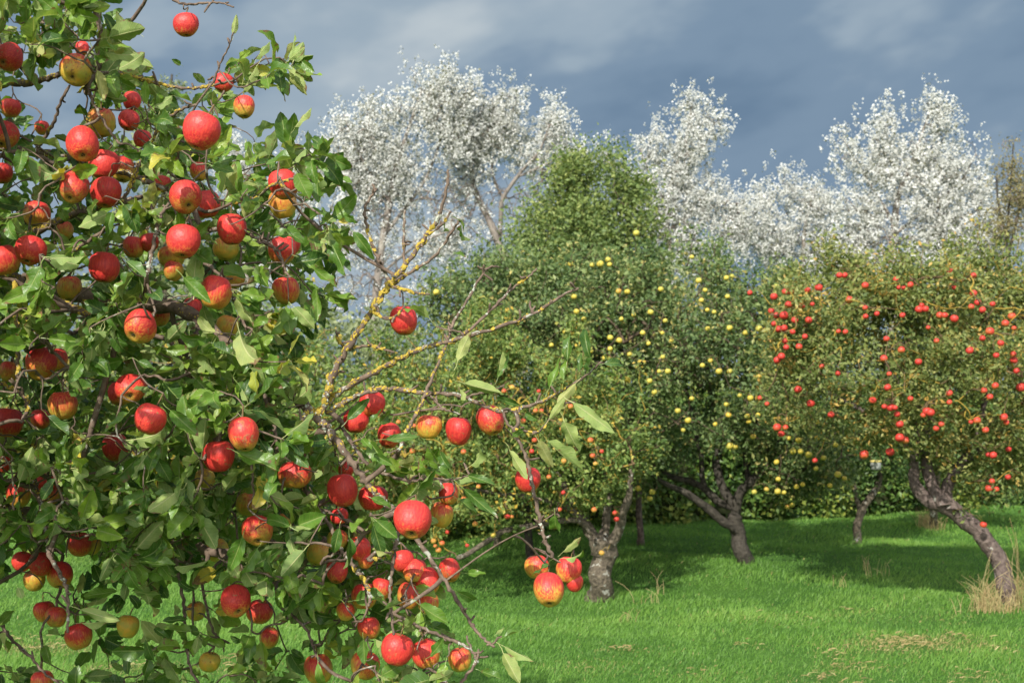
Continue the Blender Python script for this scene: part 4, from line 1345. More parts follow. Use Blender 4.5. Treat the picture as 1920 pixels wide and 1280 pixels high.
# apples of the trees behind: small, shared mesh, one object each
SMALLA = None


def apple_low():
    V, F, zt, zb = apple_mesh(900, 12, 9)
    return V, F


STUFF = MB()
n_small = 0
LOWV, LOWF = apple_low()
small_mesh = None


def small_apples(spots, ells, rpx, red, label, group, n_ind, jitter=0.06):
    """returns [(centre, radius, seen)] and links one object for each of the first n_ind (largest); the rest join one mesh"""
    global small_mesh, n_small
    out = []
    for i, s in enumerate(spots):
        px, py = s[0], s[1]
        rp = (s[2] if len(s) > 2 else rpx)*rng.uniform(0.66, 0.94)
        Yd = front_of(ells, px, py) + rng.random()*jitter
        p = at(px, py, Yd)
        rad = rp*Yd/FPX
        rd = np.clip((s[3] if len(s) > 3 else red) + rng.normal()*0.08, 0, 1)
        if red > 0.6:
            rd = max(rd, 0.55)
        out.append((p, rad, True))
        rot = (rng.uniform(-.6, .3), rng.uniform(-.4, .4), rng.uniform(-.6, .6))
        if i < n_ind:
            if small_mesh is None:
                mb = MB()
                mb.add(LOWV, LOWF)
                o = mb.build('apple', M['bgapple'])
                small_mesh = o
            else:
                o = small_mesh.copy()
                COL.objects.link(o)
            o.location = tuple(p)
            o.scale = (rad,)*3
            o.rotation_euler = rot
            o.color = (rd, 0, 1.0, 1)
            tag(o, label, 'apple', group)
            n_small += 1
        else:
            R = np.array(Euler(rot).to_matrix())
            STUFF.add(p + (LOWV*rad) @ R.T, LOWF, tint=rd)
    return out


YEL = [(1239,542),(1160,546),(1310,526),(1362,521),(1315,563),(1220,585),(1188,590),(1247,601),(1095,598),(1060,622,7),(1034,647,7),(1205,624),(1242,624),(1368,615),(1144,633,7),(1161,638,7.5),
 (1144,654,7),(1108,658),(1180,664),(1243,669),(1143,672),(1134,671),(1158,675),(1236,696),(1252,696,7),(1348,696,7),(1368,696,7),(1218,714),(1157,714,7),(1297,747,7),(1387,741),(1362,758),(1271,770,7),(1290,788,7),
 (1281,806),(1401,780,7.5),(1412,818,7),(1368,836,7.5),(1379,838),(1185,845),(1223,922),(1218,934),(1423,616,7.5),(1478,689,7.5),(1458,693),(1423,706,8),(1501,846,7),(1516,852,8),(1544,858,7.5),
 (1571,889,8),(1583,896),(1458,921,7),(1470,923),(1476,950),(1485,946),(1604,826,7),(1530,878),(1487,846),(1125,495,8),(1110,497),(1140,487,7),(1297,482),(818,548,7.5),(880,603),(905,605),(915,606),
 (1259,638,6,.25),(1165,598,6,.2),(1326,581),(1408,750),(1227,735),(1175,711),
 (1176,547),(1373,518),(1322,544),(1364,556),(1339,585),(1076,556),(1081,584),(951,581),(1398,624),(1327,616),(1216,644),(1143,683),(1332,676),(1317,685),(1148,710),(1125,729),(1151,750),(1404,790),(1160,795),(1197,915),
 (1341,795),(1366,778),(1454,537),(1435,620),(1505,646),(1407,746),(1421,778),(1535,792),(1478,821),(1497,825),(1532,821),(1586,823),(1567,834),(1456,866),(1459,898),(1437,917),(1414,922),(1493,912),(1505,908),(1556,910),
 (1143,496),(1070,495),(1193,437)]
RED = [(1825,517,9),(1833,567,9),(1789,597,9),(1490,600,9),(1456,591,8.5),(1470,591,9),(1460,617,8),(1470,615,8),(1457,675,8),(1465,668),(1722,678,9),(1664,726,10),(1876,643,9),(1687,820,9.5),(1687,795,9),(1682,776,8.5),
 (1670,764),(1738,771,9.5),(1745,773,9),(1558,777,8),(1520,756,8.5),(1496,730,8.5,.65),(1862,853,8),(1860,902,8.5,.5),(1854,915,8.5,.5),(1868,917,8.5,.45),(1848,806,8.5,.5),(1620,852,10,.6),(1669,847,9),(1451,556,8),
 (1406,549,7.5),(1535,539,9,.6),(1574,516,8),(1584,516,8),(1680,524,8),(1707,534,8,.55),(1781,508,8.5),(1842,581,8),(1856,621,9,.65),(1842,634,8,.6),(1735,579,9),(1723,580,8.5),(1657,672,9,.5),(1914,726,10),
 (1866,723,8.5,.4),(1856,744,8.5,.5),(1780,737,8,.5),(1780,754,8,.5),(1636,750,8,.45),(1457,801,9,.45),(1473,801,8,.45),(1465,813,8),(1765,795,8,.5),(1755,803,8,.45),(1832,788,8,.5),(1882,782,9,.45),(1887,792,8,.5),
 (1698,825,8,.3),(1478,571,8,.55),(1504,573,8,.5),(1446,583,7.5,.55),(1472,547,7.5,.45),(1592,562,8,.5),(1622,535,7.5,.6),(1622,577,7.5,.5),(1825,550,8,.55),(1821,575,8,.2),(1861,570,8),(1516,600,7.5,.65),(1486,622,7.5),
 (1509,631,7),(1472,639,7.5),(1498,650,8,.3),(1818,657,8),(1900,664,8,.5),(1901,675,8),(1906,695,8.5),(1868,666,8),(1762,591,8,.45),(1771,591,8,.45),(1644,588,7.5),(1690,656,7.5,.5),(1756,639,8,.5),
 (1541,687,7,.5),(1571,700,7,.5),(1667,701,7,.5),(1438,757,7,.45),(1425,746,7,.45),(1897,593,8,.5),(1885,606,8,.5),(1901,615,7,.4),(1707,747,7,.6),(1658,762,7),(1678,764,7),(1845,732,7,.4),(1820,791,6.5,.4),(1528,863,7,.4),
 (1891,842,8,.25),(1890,894,7,.4),(1853,852,7,.3),(1731,778,7,.4),(1514,544,7,.4),(1482,547,7,.35),(1451,607,7.5,.5),(1585,622,6,.35),(1572,621,6,.35),(1694,539,6.5),(1685,539,6.5),(1789,539,7),(1728,572,7),(1662,635,7,.5),(1692,591,7,.5),(1740,614,6,.4),(1623,593,6),(1523,570,6.5),(1474,651,6.5),(1844,983,7,.45)]
ORG = [(1070,762,6.5),(1010,733,6),(960,726,6),(945,733,6),(1004,770,6),(1015,770,6),(981,789,6),(1053,804,6),(1111,854,6.5),(1128,846,6.5),(1116,869,5),(1107,825,7),(1057,864,6),(1029,894,6.5),(897,912,6),(869,847,6),(1153,961,6.5,.55),(1156,973,6.5,.55),
 (1128,1036,6.5),(1114,955,6),(1049,955,7),(952,968,6.5),(960,968,5),(925,1003,6.5,.15),(813,1014,6.5),(829,1018,6),(816,1023,5.5),(822,1031,6.5),(839,997,5.5),(876,1022,5.5),(891,982,6),(869,935,5.5),
 (1002,825,6),(997,846,5.5),(1012,847,5.5),(757,866,6),(773,846,6),(747,791,6.5),(777,798,5),(773,844,5),(950,968,6),(870,934,5.5),(1056,923,6,.7),(50,724,7),(20,650,6),(300,690,6),(505,735,6),(600,860,6)]

# --- tree with small orange apples, thick pale trunk
e1 = [(1010, 800, 215, 150, 10.3, 1.0), (850, 800, 220, 190, 10.4, 1.0), (1120, 850, 120, 110, 10.2, 0.9), (920, 900, 190, 100, 10.2, 0.9), (700, 860, 170, 200, 10.6, 1.0), (1010, 930, 150, 60, 10.1, 0.8), (930, 690, 130, 70, 10.5, .8)]
ao = small_apples(ORG, e1, 6, .42, 'small orange apple hanging among the lichened twigs of the pale trunked tree', 'small orange apples on the pale trunked tree', 27)
far_tree('apple_tree', 'lichened apple tree with thick pale forked trunk and small orange apples', 'apple trees of the orchard', (1125, 1113),
         [([(1125, 1115), (1126, 1090), (1129, 1060), (1130, 1030), (1128, 1010)], (46, 43, 42, 48, 40), 10.2, 10.2),
          ([(1128, 1030), (1113, 1004), (1098, 984), (1080, 958), (1050, 900), (1010, 850)], (26, 22, 18, 8), 10.2, 10.4),
          ([(1130, 1035), (1149, 1015), (1160, 990), (1169, 961), (1178, 930), (1185, 880)], (26, 20, 17, 9), 10.2, 10.0),
          ([(1129, 1025), (1133, 1000), (1136, 977), (1142, 930), (1130, 860), (1100, 780)], (24, 16, 14, 7), 10.2, 10.5),
          ([(1112, 1000), (1080, 975), (1000, 985), (945, 995), (918, 1012), (880, 1036), (858, 1046)], (12, 11, 11, 10, 9), 10.2, 9.9),
          ([(1100, 985), (1060, 950), (980, 930), (900, 920), (820, 900)], (14, 10, 7, 5), 10.2, 10.0)],
         e1, 1250, 36, 0.042, 0.050, 'lf_orangetree', 'bark_grey', 'twig_yellow', r0=0.0022, apples=ao, seg=4, shoots=110, gaps=0.17, bare=[(950, 900, 160, 80, 10.1, .8), (1010, 800, 200, 140, 10.2, 1.0), (850, 850, 180, 150, 10.2, 1.0)], nbare=380,
         clear=[[(1070, 990), (1230, 940), (1230, 1130), (860, 1130), (860, 1060), (960, 1000)]])

# --- yellow apple tree, dark many-limbed trunk
e2 = [(1190, 680, 310, 200, 12.0, 1.5), (1330, 720, 210, 150, 11.9, 1.3), (1480, 800, 150, 150, 12.0, 1.0), (1060, 610, 230, 140, 12.2, 1.3), (900, 590, 150, 90, 12.4, 1.0), (1440, 620, 130, 110, 12.1, 1.0),
      (1520, 880, 110, 60, 11.9, .8), (1200, 830, 130, 70, 12.0, .9), (1180, 540, 260, 70, 12.1, 1.0), (1440, 900, 60, 60, 11.8, .6, .6), (1210, 900, 50, 50, 11.8, .5, .5)]
ay = small_apples(YEL, e2, 6.6, .05, 'small yellow apple hanging in the crown of the dark limbed apple tree', 'yellow apples on the dark limbed tree', 68)
far_tree('apple_tree', 'broad apple tree full of yellow apples on a dark many-limbed trunk', 'apple trees of the orchard', (1398, 1060),
         [([(1399, 1063), (1393, 1040), (1386, 1015), (1381, 990), (1379, 965)], (34, 30, 27, 26), 12.0, 12.0),
          ([(1384, 1000), (1370, 984), (1350, 974), (1320, 947), (1286, 924), (1250, 908), (1210, 880)], (20, 18, 16, 12, 6), 12.0, 11.7),
          ([(1379, 965), (1377, 951), (1347, 941), (1320, 914), (1286, 900), (1250, 888), (1200, 830)], (18, 15, 14, 12, 6), 12.0, 12.2),
          ([(1322, 916), (1316, 884), (1313, 850), (1300, 790), (1280, 700)], (11, 10, 9, 5), 12.1, 12.1),
          ([(1380, 965), (1387, 924), (1404, 907), (1420, 890), (1445, 845), (1480, 780)], (20, 18, 16, 8), 12.0, 11.8),
          ([(1381, 950), (1355, 917), (1343, 867), (1347, 840), (1340, 760), (1320, 660)], (18, 16, 13, 8), 12.0, 12.3),
          ([(1404, 905), (1398, 870), (1400, 830), (1420, 740)], (12, 9, 6), 12.0, 12.2)],
         e2, 1800, 42, 0.050, 0.075, 'lf_yellowtree', 'bark_dark', 'twig_brown', r0=0.0022, apples=ay, shoots=160, gaps=0.22, bare=e2, nbare=200,
         clear=[[(1605, 830), (1680, 830), (1680, 910), (1605, 910)], [(1245, 880), (1300, 850), (1430, 850), (1440, 930), (1400, 1080), (1300, 1080), (1245, 1080)]])

# --- red apple tree with the leaning crooked trunk
e3 = [(1680, 670, 240, 170, 9.7, 1.2), (1850, 640, 200, 160, 9.7, 1.2), (1540, 650, 130, 130, 9.6, .9), (1800, 770, 170, 110, 9.6, 1.0), (1640, 780, 120, 80, 9.5, .8), (1760, 535, 130, 55, 9.7, .8), (1640, 555, 90, 45, 9.7, .7), (1560, 560, 90, 60, 9.7, .7), (1480, 760, 70, 60, 9.5, .5, .6), (1860, 870, 100, 90, 9.7, .7), (1960, 800, 120, 160, 9.8, 1.0)]
ar = small_apples(RED, e3, 8.2, .8, 'small red apple hanging in the yellowish crown of the leaning apple tree', 'red apples on the leaning tree', 88)
far_tree('apple_tree', 'apple tree full of small red apples on a crooked leaning reddish trunk', 'apple trees of the orchard', (1890, 1143),
         [([(1893, 1146), (1888, 1110), (1882, 1078), (1865, 1037), (1845, 1008), (1822, 986), (1796, 962), (1770, 948), (1745, 937), (1724, 924), (1715, 900), (1713, 865), (1716, 820), (1700, 750), (1660, 680)], (40, 34, 32, 31, 31, 31, 33, 31, 26, 21, 18, 16, 12, 7), 9.45, 9.7),
          ([(1785, 958), (1775, 925), (1794, 878), (1822, 851), (1857, 837), (1910, 828), (1960, 800)], (26, 22, 20, 18, 14, 10), 9.5, 9.9),
          ([(1770, 948), (1752, 915), (1736, 868), (1738, 800), (1760, 720), (1790, 640)], (26, 22, 20, 12, 7), 9.5, 9.9),
          ([(1715, 860), (1670, 800), (1600, 760), (1540, 730), (1470, 700)], (12, 10, 8, 5), 9.55, 9.5),
          ([(1740, 800), (1720, 700), (1690, 600), (1680, 540)], (12, 9, 5), 9.7, 9.7),
          ([(1822, 851), (1840, 780), (1860, 680), (1850, 580)], (12, 10, 5), 9.6, 9.7)],
         e3, 1800, 36, 0.040, 0.055, 'lf_redtree', 'bark_red', 'twig_yellow', r0=0.0022, apples=ar, seg=4, wind=0.5, shoots=150, gaps=0.18, bare=e3, nbare=200,
         clear=[[(1600, 825), (1685, 825), (1685, 910), (1600, 910)], [(1400, 880), (1690, 865), (1705, 930), (1800, 1000), (1860, 1060), (1860, 1200), (1400, 1200)]])
print('small', n_small)

# --- smaller and more distant orchard trees
far_tree('apple_tree', 'young apple tree with a slim pale lichened slanting trunk before the hedge', 'apple trees of the orchard', (1606, 1018),
         [([(1606, 1020), (1607, 1000), (1608, 981), (1618, 953), (1632, 932), (1646, 907), (1652, 885), (1655, 840)], (17, 15, 14, 13, 12, 10, 7), 14.2, 14.2),
          ([(1609, 978), (1610, 946), (1604, 930), (1598, 890), (1580, 840)], (9, 8, 6), 14.2, 14.2)],
         [(1640, 800, 120, 70, 14.2, 1.0), (1590, 850, 90, 60, 14.1, .8), (1690, 850, 60, 60, 14.3, .7), (1600, 780, 100, 60, 14.3, .8)], 420, 26, 0.055, 0.08, 'lf_dark', 'bark_grey', 'twig_brown', r0=0.0022)
far_tree('apple_tree', 'far apple tree with a thin straight pinkish trunk right of the thick pale trunk', 'apple trees of the orchard', (1200, 1017),
         [([(1202, 1017), (1200, 990), (1198, 950), (1196, 915), (1190, 860)], (14, 12, 11, 8), 13.9, 13.9), ([(1198, 930), (1212, 890), (1220, 850)], (7, 5), 13.9, 13.9)],
         [(1190, 830, 110, 70, 13.9, .9), (1140, 850, 70, 50, 13.8, .7)], 240, 24, 0.055, 0.08, 'lf_dark', 'bark_red', 'twig_brown', r0=0.0022)
far_tree('apple_tree', 'far apple tree with a dark straight trunk left of the thick pale trunk', 'apple trees of the orchard', (992, 1046),
         [([(994, 1047), (992, 1020), (990, 990), (986, 950), (980, 880)], (18, 15, 14, 10), 12.6, 12.6), ([(990, 975), (970, 930), (950, 890)], (9, 6), 12.6, 12.6)],
         [(960, 850, 170, 100, 12.8, 1.0), (1000, 920, 90, 40, 12.7, .7)], 320, 24, 0.055, 0.08, 'lf_dark', 'bark_dark', 'twig_brown', r0=0.0022)
far_tree('apple_tree', 'small far tree on a thin pale stem, glimpsed left of the dark straight trunk', 'apple trees of the orchard', (932, 1018),
         [([(932, 1018), (931, 990), (930, 960), (926, 920)], (13, 11, 8), 13.9, 13.9)],
         [(920, 880, 110, 70, 14.0, .9)], 160, 24, 0.055, 0.08, 'lf_dark', 'bark_grey', 'twig_brown', r0=0.0022)
far_tree('apple_tree', 'far tree behind the crooked trunk with dry grass at its foot', 'apple trees of the orchard', (1748, 984),
         [([(1748, 986), (1750, 965), (1753, 930), (1760, 880)], (16, 14, 10), 15.7, 15.7)],
         [(1790, 850, 120, 70, 15.9, 1.0), (1890, 900, 60, 50, 15.9, .7)], 300, 26, 0.055, 0.09, 'lf_dark', 'bark_grey', 'twig_brown', r0=0.0022)
e0 = [(250, 780, 330, 200, 11.2, 1.2), (480, 760, 200, 200, 11.3, 1.1), (80, 760, 200, 170, 11.2, 1.1), (300, 900, 300, 100, 11.0, 1.0), (560, 640, 110, 90, 11.6, .9)]
far_tree('apple_tree', 'apple tree half screened by the leaves of the big lichened tree, left', 'apple trees of the orchard', (200, 1085),
         [([(200, 1085), (205, 1040), (215, 990), (210, 940)], (36, 32, 30), 11.1, 11.1), ([(212, 960), (280, 900), (380, 840)], (18, 8), 11.1, 11.1), ([(210, 950), (140, 880), (80, 800)], (18, 8), 11.1, 11.2)],
         e0, 700, 26, 0.055, 0.085, 'lf_orangetree', 'bark_dark', 'twig_yellow', r0=0.0022)

# tall leafy tree rising behind the yellow apple tree
far_tree('leafy_tree', 'bushy bright green tree rising behind the yellow apple tree', None, (1110, 935),
         [([(1110, 935), (1108, 800), (1110, 650), (1112, 500), (1110, 390)], (24, 18, 10), 20.0, 20.0), ([(1110, 650), (1050, 560), (1020, 470)], (12, 6), 20, 20), ([(1110, 600), (1170, 500), (1180, 400)], (12, 6), 20, 20)],
         [(1085, 415, 70, 50, 20, 1.0), (1040, 395, 45, 50, 20, .9), (1025, 455, 65, 55, 20, 1.1), (1145, 350, 40, 36, 20, .7), (1075, 335, 40, 36, 20, .5, 1.3), (1132, 312, 22, 24, 20, .4, 2.0), (1078, 322, 16, 18, 20, .3, 2.0), (1000, 440, 34, 40, 20, .6), (1185, 400, 45, 55, 20, 1.0), (1180, 480, 60, 50, 20, 1.0), (1000, 500, 60, 50, 20, 1.0), (1100, 560, 170, 70, 20, 1.3), (1050, 360, 34, 34, 20, .5), (1065, 335, 14, 16, 20, .3), (1100, 345, 34, 30, 20, .5), (1190, 370, 24, 24, 20, .4), (1100, 480, 70, 50, 20, 1.0, 1.6), (1100, 430, 60, 45, 19.6, .6, 1.3)], 210, 125, 0.075, 0.19, 'lf_bright', 'bark_dark', 'twig_brown', shoots=14, r0=0.003, shell=0.4, droop=-0.1)

# white poplars, wind showing the felted undersides
POP = dict(lf='lf_poplar', bark='bark_poplar', twig='twig_grey', r0=0.0065, nbias=(0.35, 0.85, -0.35), nrand=0.65, droop=0.35, wind=0.45, seg=4, power=0.36, twk=3, tintmean=0.5, aniso=(1, 1, 1.6), sub=7, gaps=0.42, wide=1.9, zmin=1.0)


def poplar(label, base, limbs, ells, ncl, nleaf=66, shell=0.75, spread=0.22, leafL=0.064, **kw):
    ells = [(e[0], e[1] + 16) + tuple(e[2:]) for e in ells]
    far_tree('poplar_tree', label, 'white poplars behind the orchard', base, limbs, ells, ncl, nleaf, leafL, spread, shell=shell, **{**POP, **kw})


def gbase(px, Yd):
    p = at(px, 800, Yd)
    return (p[0], p[1], 0)


poplar('white leaved poplar with a straight forked trunk, leftmost of the three tallest', gbase(700, 38),
       [([(700, 850), (704, 650), (705, 560), (712, 490), (722, 430), (738, 330), (760, 260), (790, 170)], (28, 26, 22, 16, 6), 38, 38),
        ([(720, 440), (760, 390), (800, 330), (830, 240), (825, 150)], (12, 9, 4), 38, 38.5), ([(730, 380), (690, 320), (660, 260), (645, 215)], (10, 7, 3), 38, 37.5), ([(712, 500), (660, 440), (620, 390)], (9, 4), 38, 38),
        ([(708, 520), (780, 460), (850, 430)], (9, 4), 38, 37)],
       [(690, 245, 62, 52, 38, 1.0), (735, 285, 75, 50, 38, 1.1), (660, 290, 45, 60, 38, .9), (815, 165, 48, 48, 38, .9), (800, 215, 60, 55, 38, 1.0), (760, 345, 60, 40, 38, 1.0), (640, 225, 18, 26, 38, .3), (692, 190, 14, 20, 38, .3), (740, 190, 18, 24, 38, .3), (780, 120, 12, 16, 38, .3), (838, 130, 16, 22, 38, .3),
        (690, 340, 70, 45, 38, 1.0), (620, 270, 25, 25, 38, .4), (840, 440, 55, 45, 38, .8), (690, 440, 90, 70, 38, 1.0, .35), (800, 430, 60, 50, 38, .9, .35), (640, 440, 60, 90, 38, .9, .3), (640, 540, 90, 70, 38, 1.0, .12), (800, 530, 80, 50, 38, 1.0, .12), (850, 240, 40, 60, 38, .8), (870, 165, 30, 30, 38, .5)], 820, bare=[(700, 520, 130, 90, 38, 1.2), (720, 400, 110, 80, 38, 1.2), (830, 380, 80, 70, 38, 1.0)], nbare=800)
poplar('white leaved poplar with a leaning grey trunk and bare lower boughs, centre', gbase(985, 39),
       [([(985, 850), (972, 600), (955, 505), (940, 470), (925, 430), (900, 380), (885, 330), (885, 260), (910, 190)], (26, 24, 22, 14, 6), 39, 39),
        ([(935, 455), (940, 400), (943, 370), (975, 325), (1010, 285), (1030, 235)], (14, 13, 9, 4), 39, 38.4), ([(943, 372), (925, 330), (925, 270), (935, 200)], (9, 6, 3), 39, 39.5), ([(975, 330), (1020, 310), (1070, 285)], (7, 3), 38.6, 38.4), ([(890, 340), (850, 310), (830, 290)], (7, 3), 39, 39)],
       [(925, 200, 45, 52, 39, .9), (900, 255, 65, 45, 39, 1.0), (965, 245, 55, 40, 39, .9), (1030, 235, 38, 42, 39, .8), (1010, 285, 60, 30, 39, .8), (925, 155, 14, 18, 39, .3), (1040, 200, 14, 18, 39, .3), (885, 300, 60, 30, 39, .9), (1085, 290, 38, 30, 39, .6), (1095, 270, 16, 14, 39, .3), (965, 170, 22, 24, 39, .4), (870, 335, 50, 22, 39, .8, .6), (870, 215, 40, 50, 39, .8), (1060, 260, 30, 30, 39, .5), (1010, 400, 80, 80, 39, 1.2, .16), (900, 420, 60, 60, 39, 1.0, .16)], 620, bare=[(960, 380, 120, 90, 39, 1.3), (1040, 350, 80, 70, 39, 1.0), (880, 400, 70, 70, 39, 1.0)], nbare=600)
poplar('white leaved poplar with a pointed top, behind the bushy green tree', gbase(1256, 40),
       [([(1258, 850), (1256, 600), (1258, 490), (1250, 420), (1256, 360), (1268, 310), (1285, 270), (1298, 190)], (22, 18, 16, 12, 5), 40, 40),
        ([(1252, 430), (1300, 400), (1360, 380)], (8, 4), 40, 40), ([(1254, 390), (1220, 330), (1200, 280)], (8, 4), 40, 39.5), ([(1262, 330), (1310, 290), (1340, 230)], (8, 4), 40, 40)],
       [(1308, 215, 42, 42, 40, .8), (1285, 185, 18, 18, 40, .3), (1305, 178, 10, 12, 40, .25), (1345, 215, 18, 18, 40, .3), (1228, 230, 18, 14, 40, .3), (1290, 270, 75, 42, 40, 1.0), (1215, 275, 45, 30, 40, .7), (1270, 325, 90, 45, 40, 1.1), (1320, 370, 85, 50, 40, 1.1), (1240, 390, 80, 50, 40, 1.0), (1160, 290, 40, 24, 40, .6), (1205, 330, 50, 40, 40, .8), (1390, 390, 60, 45, 40, .9), (1380, 430, 80, 45, 40, 1.0), (1290, 440, 100, 45, 40, 1.1, .8), (1130, 290, 30, 20, 40, .5), (1250, 490, 140, 40, 40, 1.0, .45)], 700, bare=[(1270, 440, 120, 80, 40, 1.2)], nbare=300)
poplar('lower white leaved poplar filling the gap between the two right hand tall ones', gbase(1500, 41),
       [([(1500, 850), (1502, 600), (1505, 500), (1510, 420), (1530, 350)], (16, 14, 6), 41, 41), ([(1504, 520), (1460, 450), (1440, 390)], (7, 4), 41, 41), ([(1508, 470), (1560, 420), (1580, 370)], (7, 4), 41, 41)],
       [(1530, 370, 60, 40, 41, .9), (1480, 340, 24, 20, 41, .4), (1470, 395, 60, 45, 41, .9), (1520, 430, 80, 50, 41, 1.0), (1450, 450, 60, 45, 41, .9), (1540, 480, 80, 45, 41, 1.0), (1430, 360, 30, 24, 41, .4), (1470, 320, 8, 10, 41, .2), (1520, 315, 9, 12, 41, .2)], 430, bare=[(1500, 450, 100, 70, 41, 1.0)], nbare=100)
poplar('white leaved poplar with a thick dark trunk behind the red apple tree, rightmost', gbase(1675, 37),
       [([(1672, 850), (1672, 600), (1674, 470), (1678, 410), (1690, 350), (1715, 290), (1740, 220)], (24, 22, 20, 12, 5), 37, 37),
        ([(1678, 420), (1640, 360), (1610, 310), (1580, 260)], (9, 6, 3), 37, 37), ([(1676, 440), (1740, 390), (1800, 340), (1830, 290)], (10, 6, 3), 37, 37), ([(1685, 370), (1660, 300), (1650, 250)], (7, 3), 37, 37.5), ([(1676, 450), (1800, 430), (1870, 410)], (9, 4), 37, 37)],
       [(1750, 225, 40, 36, 37, .8), (1740, 175, 12, 18, 37, .25), (1765, 195, 26, 22, 37, .4), (1575, 245, 16, 30, 37, .35), (1600, 285, 32, 26, 37, .5), (1660, 215, 20, 30, 37, .4), (1665, 255, 45, 28, 37, .7), (1720, 280, 60, 36, 37, .9), (1690, 325, 80, 40, 37, 1.0), (1790, 310, 60, 45, 37, .9), (1815, 250, 12, 12, 37, .25), (1650, 300, 50, 30, 37, .8),
        (1750, 370, 110, 50, 37, 1.2), (1840, 360, 50, 55, 37, .9), (1860, 420, 60, 60, 37, .9), (1620, 370, 60, 36, 37, .9), (1620, 420, 70, 50, 37, 1.0), (1770, 430, 120, 50, 37, 1.2), (1600, 470, 90, 50, 37, 1.0, .8), (1780, 490, 140, 45, 37, 1.2, .6)], 860, bare=[(1690, 460, 130, 70, 37, 1.2)], nbare=300)
poplar('white leaved poplar glimpsed through the upper leaves of the big apple tree', gbase(470, 39),
       [([(470, 850), (468, 600), (460, 450), (450, 330), (440, 270)], (22, 18, 5), 39, 39), ([(464, 500), (520, 400), (560, 330)], (9, 4), 39, 39)],
       [(440, 300, 50, 50, 39, .9), (560, 320, 50, 60, 39, .9), (500, 380, 80, 60, 39, 1.0), (600, 290, 25, 35, 39, .4), (500, 480, 110, 70, 39, 1.2, .5)], 330)
far_tree('thin_tree', 'thin half bare brownish tree at the far right edge beside the rightmost poplar', None, gbase(1890, 34),
         [([(1892, 850), (1890, 600), (1888, 450), (1895, 350), (1900, 270)], (5, 4, 2.5), 34, 34), ([(1890, 480), (1910, 400), (1925, 330)], (6, 3), 34, 34), ([(1889, 450), (1872, 380), (1868, 330)], (5, 3), 34, 34)],
         [(1895, 330, 35, 80, 34, .8), (1920, 380, 40, 90, 34, .8), (1880, 430, 30, 60, 34, .6)], 190, 22, 0.085, 0.16, 'lf_thin', 'bark_dark', 'twig_grey', r0=0.006, shell=0.7)
far_tree('conifer_tree', 'grey green feathery tree seen through the top of the big apple tree', None, gbase(310, 30),
         [([(310, 850), (310, 500), (312, 300), (322, 140)], (24, 16, 4), 30, 30)],
         [(322, 165, 22, 45, 30, .4), (310, 230, 60, 60, 30, .8), (300, 320, 90, 90, 30, 1.1), (300, 450, 120, 110, 30, 1.4), (300, 600, 140, 120, 30, 1.5)], 520, 26, 0.11, 0.13, 'lf_greygreen', 'bark_dark', 'twig_grey', r0=0.004, shell=0.6)

# loose greenery in the field edge far behind, one mass of bushes
fb = MB()
nb = 80000
bx = rng.uniform(-24, 26, nb)
by = rng.uniform(27, 31, nb)
top = 3.9 + 0.6*np.sin(bx*0.55) + 0.5*np.sin(bx*1.7 + 1) + 0.3*np.sin(bx*3.9)
bz = top*rng.random(nb)**0.9
V, F, U, T = place(SMALL, np.stack([bx, by, bz], -1), rng.normal(size=(nb, 3)), unit(np.array([-0.2, -0.6, 0.6]) + rng.normal(size=(nb, 3))*0.7), rng.uniform(0.10, 0.24, nb), rng.random(nb)*0.8)
fb.add(V, F, U, T)
tag(fb.build('undergrowth', M['lf_greygreen'], smooth=False, tint=True), 'grey green scrub growing at the field edge behind the hedge', 'undergrowth', kind='stuff')

# ------------------------------------------------------------------ clipped hedge at the back of the lawn
h0, h1 = np.array([-3.8, 13.37]), np.array([17.0, 24.26])
hd = (h1 - h0)/np.linalg.norm(h1 - h0)
hn = np.array([hd[1], -hd[0]])
hl = np.linalg.norm(h1 - h0)
hroot = tag(empty('hedge', (h0[0], h0[1], 0)), 'long clipped green hedge closing the far side of the lawn', 'hedge')
n = 60000
s = rng.random(n)**1.15*hl
hh = 1.55 + 0.08*np.sin(s*1.3) + 0.05*np.sin(s*3.7)
face = rng.random(n)
z = np.where(face < 0.72, hh*rng.random(n)**0.9, hh)
off = np.where(face < 0.72, 0.55, rng.uniform(-0.55, 0.55, n))
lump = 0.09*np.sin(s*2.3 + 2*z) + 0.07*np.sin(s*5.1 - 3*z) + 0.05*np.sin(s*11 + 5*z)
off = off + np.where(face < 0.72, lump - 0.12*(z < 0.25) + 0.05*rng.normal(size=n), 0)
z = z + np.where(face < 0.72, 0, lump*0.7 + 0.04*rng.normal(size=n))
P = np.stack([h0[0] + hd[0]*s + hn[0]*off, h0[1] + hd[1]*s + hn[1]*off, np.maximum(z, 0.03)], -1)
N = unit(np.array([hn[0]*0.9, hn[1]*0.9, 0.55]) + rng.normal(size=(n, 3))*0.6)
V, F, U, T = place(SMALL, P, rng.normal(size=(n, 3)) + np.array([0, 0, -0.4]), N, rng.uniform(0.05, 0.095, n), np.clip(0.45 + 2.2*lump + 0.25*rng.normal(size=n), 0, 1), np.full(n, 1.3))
mb = MB()
mb.add(V, F, U, T)
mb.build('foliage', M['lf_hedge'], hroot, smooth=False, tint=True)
mb = MB()
for k in range(int(hl/0.28)):
    c = h0 + hd*(k*0.28 + rng.uniform(-.08, .08)) + hn*rng.uniform(-0.1, 0.1)
    V, F = tube(catmull([(c[0], c[1], -0.05), (c[0] + rng.normal()*.04, c[1] + rng.normal()*.04, 0.5), (c[0] + rng.normal()*.1, c[1] + rng.normal()*.1, 1.4)], 4), np.linspace(0.022, 0.008, 9), 6)
    mb.add(V, F)
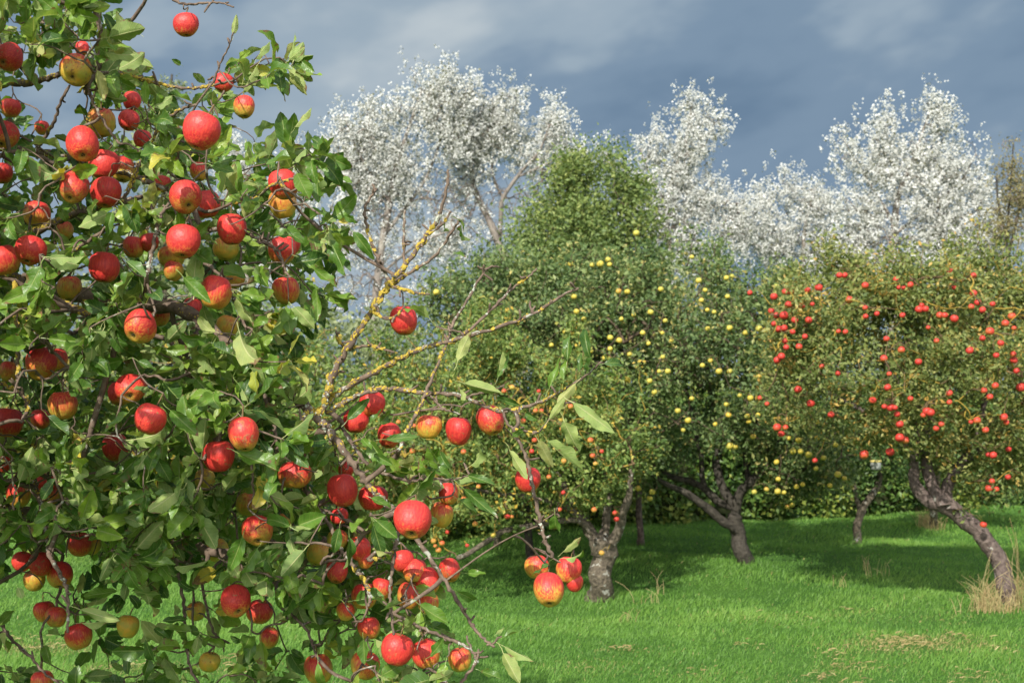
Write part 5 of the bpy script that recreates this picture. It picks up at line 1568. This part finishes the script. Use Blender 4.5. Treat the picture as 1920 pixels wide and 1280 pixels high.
# dense twiggy heart of the hedge
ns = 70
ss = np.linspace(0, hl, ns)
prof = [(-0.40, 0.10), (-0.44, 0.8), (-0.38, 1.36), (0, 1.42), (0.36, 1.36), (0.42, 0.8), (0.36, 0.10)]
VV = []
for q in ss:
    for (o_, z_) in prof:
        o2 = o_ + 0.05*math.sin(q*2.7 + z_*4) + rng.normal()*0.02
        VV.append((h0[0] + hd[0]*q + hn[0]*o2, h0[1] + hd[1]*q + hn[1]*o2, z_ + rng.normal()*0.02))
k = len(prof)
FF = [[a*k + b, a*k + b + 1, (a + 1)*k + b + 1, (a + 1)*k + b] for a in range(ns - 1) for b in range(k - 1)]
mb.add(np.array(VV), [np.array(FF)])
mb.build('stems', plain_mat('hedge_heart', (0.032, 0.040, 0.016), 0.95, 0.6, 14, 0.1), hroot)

# ------------------------------------------------------------------ white pot with yellow lid hung in the young tree
pp = at(1642, 870, 12.6)
pot = tag(empty('hanging_pot', pp), 'small white pot with a yellowish lid hanging above the slim lichened trunk', 'pot')


def lathe(prof, k=20):
    prof = np.array(prof)
    a = np.arange(k)*2*np.pi/k
    V = np.stack([prof[:, :1]*np.cos(a), prof[:, :1]*np.sin(a), np.repeat(prof[:, 1:], k, 1)], -1).reshape(-1, 3)
    i = np.arange(len(prof) - 1)[:, None]*k
    j = np.arange(k)[None]
    j2 = (j + 1) % k
    return V, [np.stack([i + j, i + j2, i + k + j2, i + k + j], -1).reshape(-1, 4)]


mb = MB()
V, F = lathe([(0.001, -0.052), (0.046, -0.052), (0.050, -0.048), (0.052, -0.03), (0.0545, 0.02), (0.055, 0.024)])
mb.add(V + pp, F)
mb.build('body', plain_mat('white_pot', (0.34, 0.36, 0.33), 0.45, 0.08, 30), pot)
mb = MB()
V, F = lathe([(0.058, 0.022), (0.060, 0.026), (0.060, 0.036), (0.052, 0.042), (0.02, 0.044), (0.001, 0.044)])
mb.add(V + pp, F)
mb.build('lid', plain_mat('yellow_lid', (0.50, 0.42, 0.13), 0.5, 0.1, 30), pot)
mb = MB()
V, F = tube(catmull([pp + [-0.055, 0, 0.02], pp + [-0.04, 0, 0.10], pp + [0, 0, 0.135], pp + [0.04, 0, 0.10], pp + [0.055, 0, 0.02]], 5), 0.0018, 5)
mb.add(V, F)
V, F = tube(catmull([pp + [0, 0, 0.135], pp + [0.01, 0.2, 0.16], at(1650, 836, 13.1)], 4), 0.002, 5)
mb.add(V, F)
mb.build('handle', M['stalk'], pot)

if STUFF.n:
    STUFF_O = STUFF.build('small_apples', M['bgapple'], tint=True)
    STUFF_O.color = (0.0, 0, 1, 1)
    tag(STUFF_O, 'further tiny yellow, orange and red apples scattered through the crowns behind', 'apples', kind='stuff')
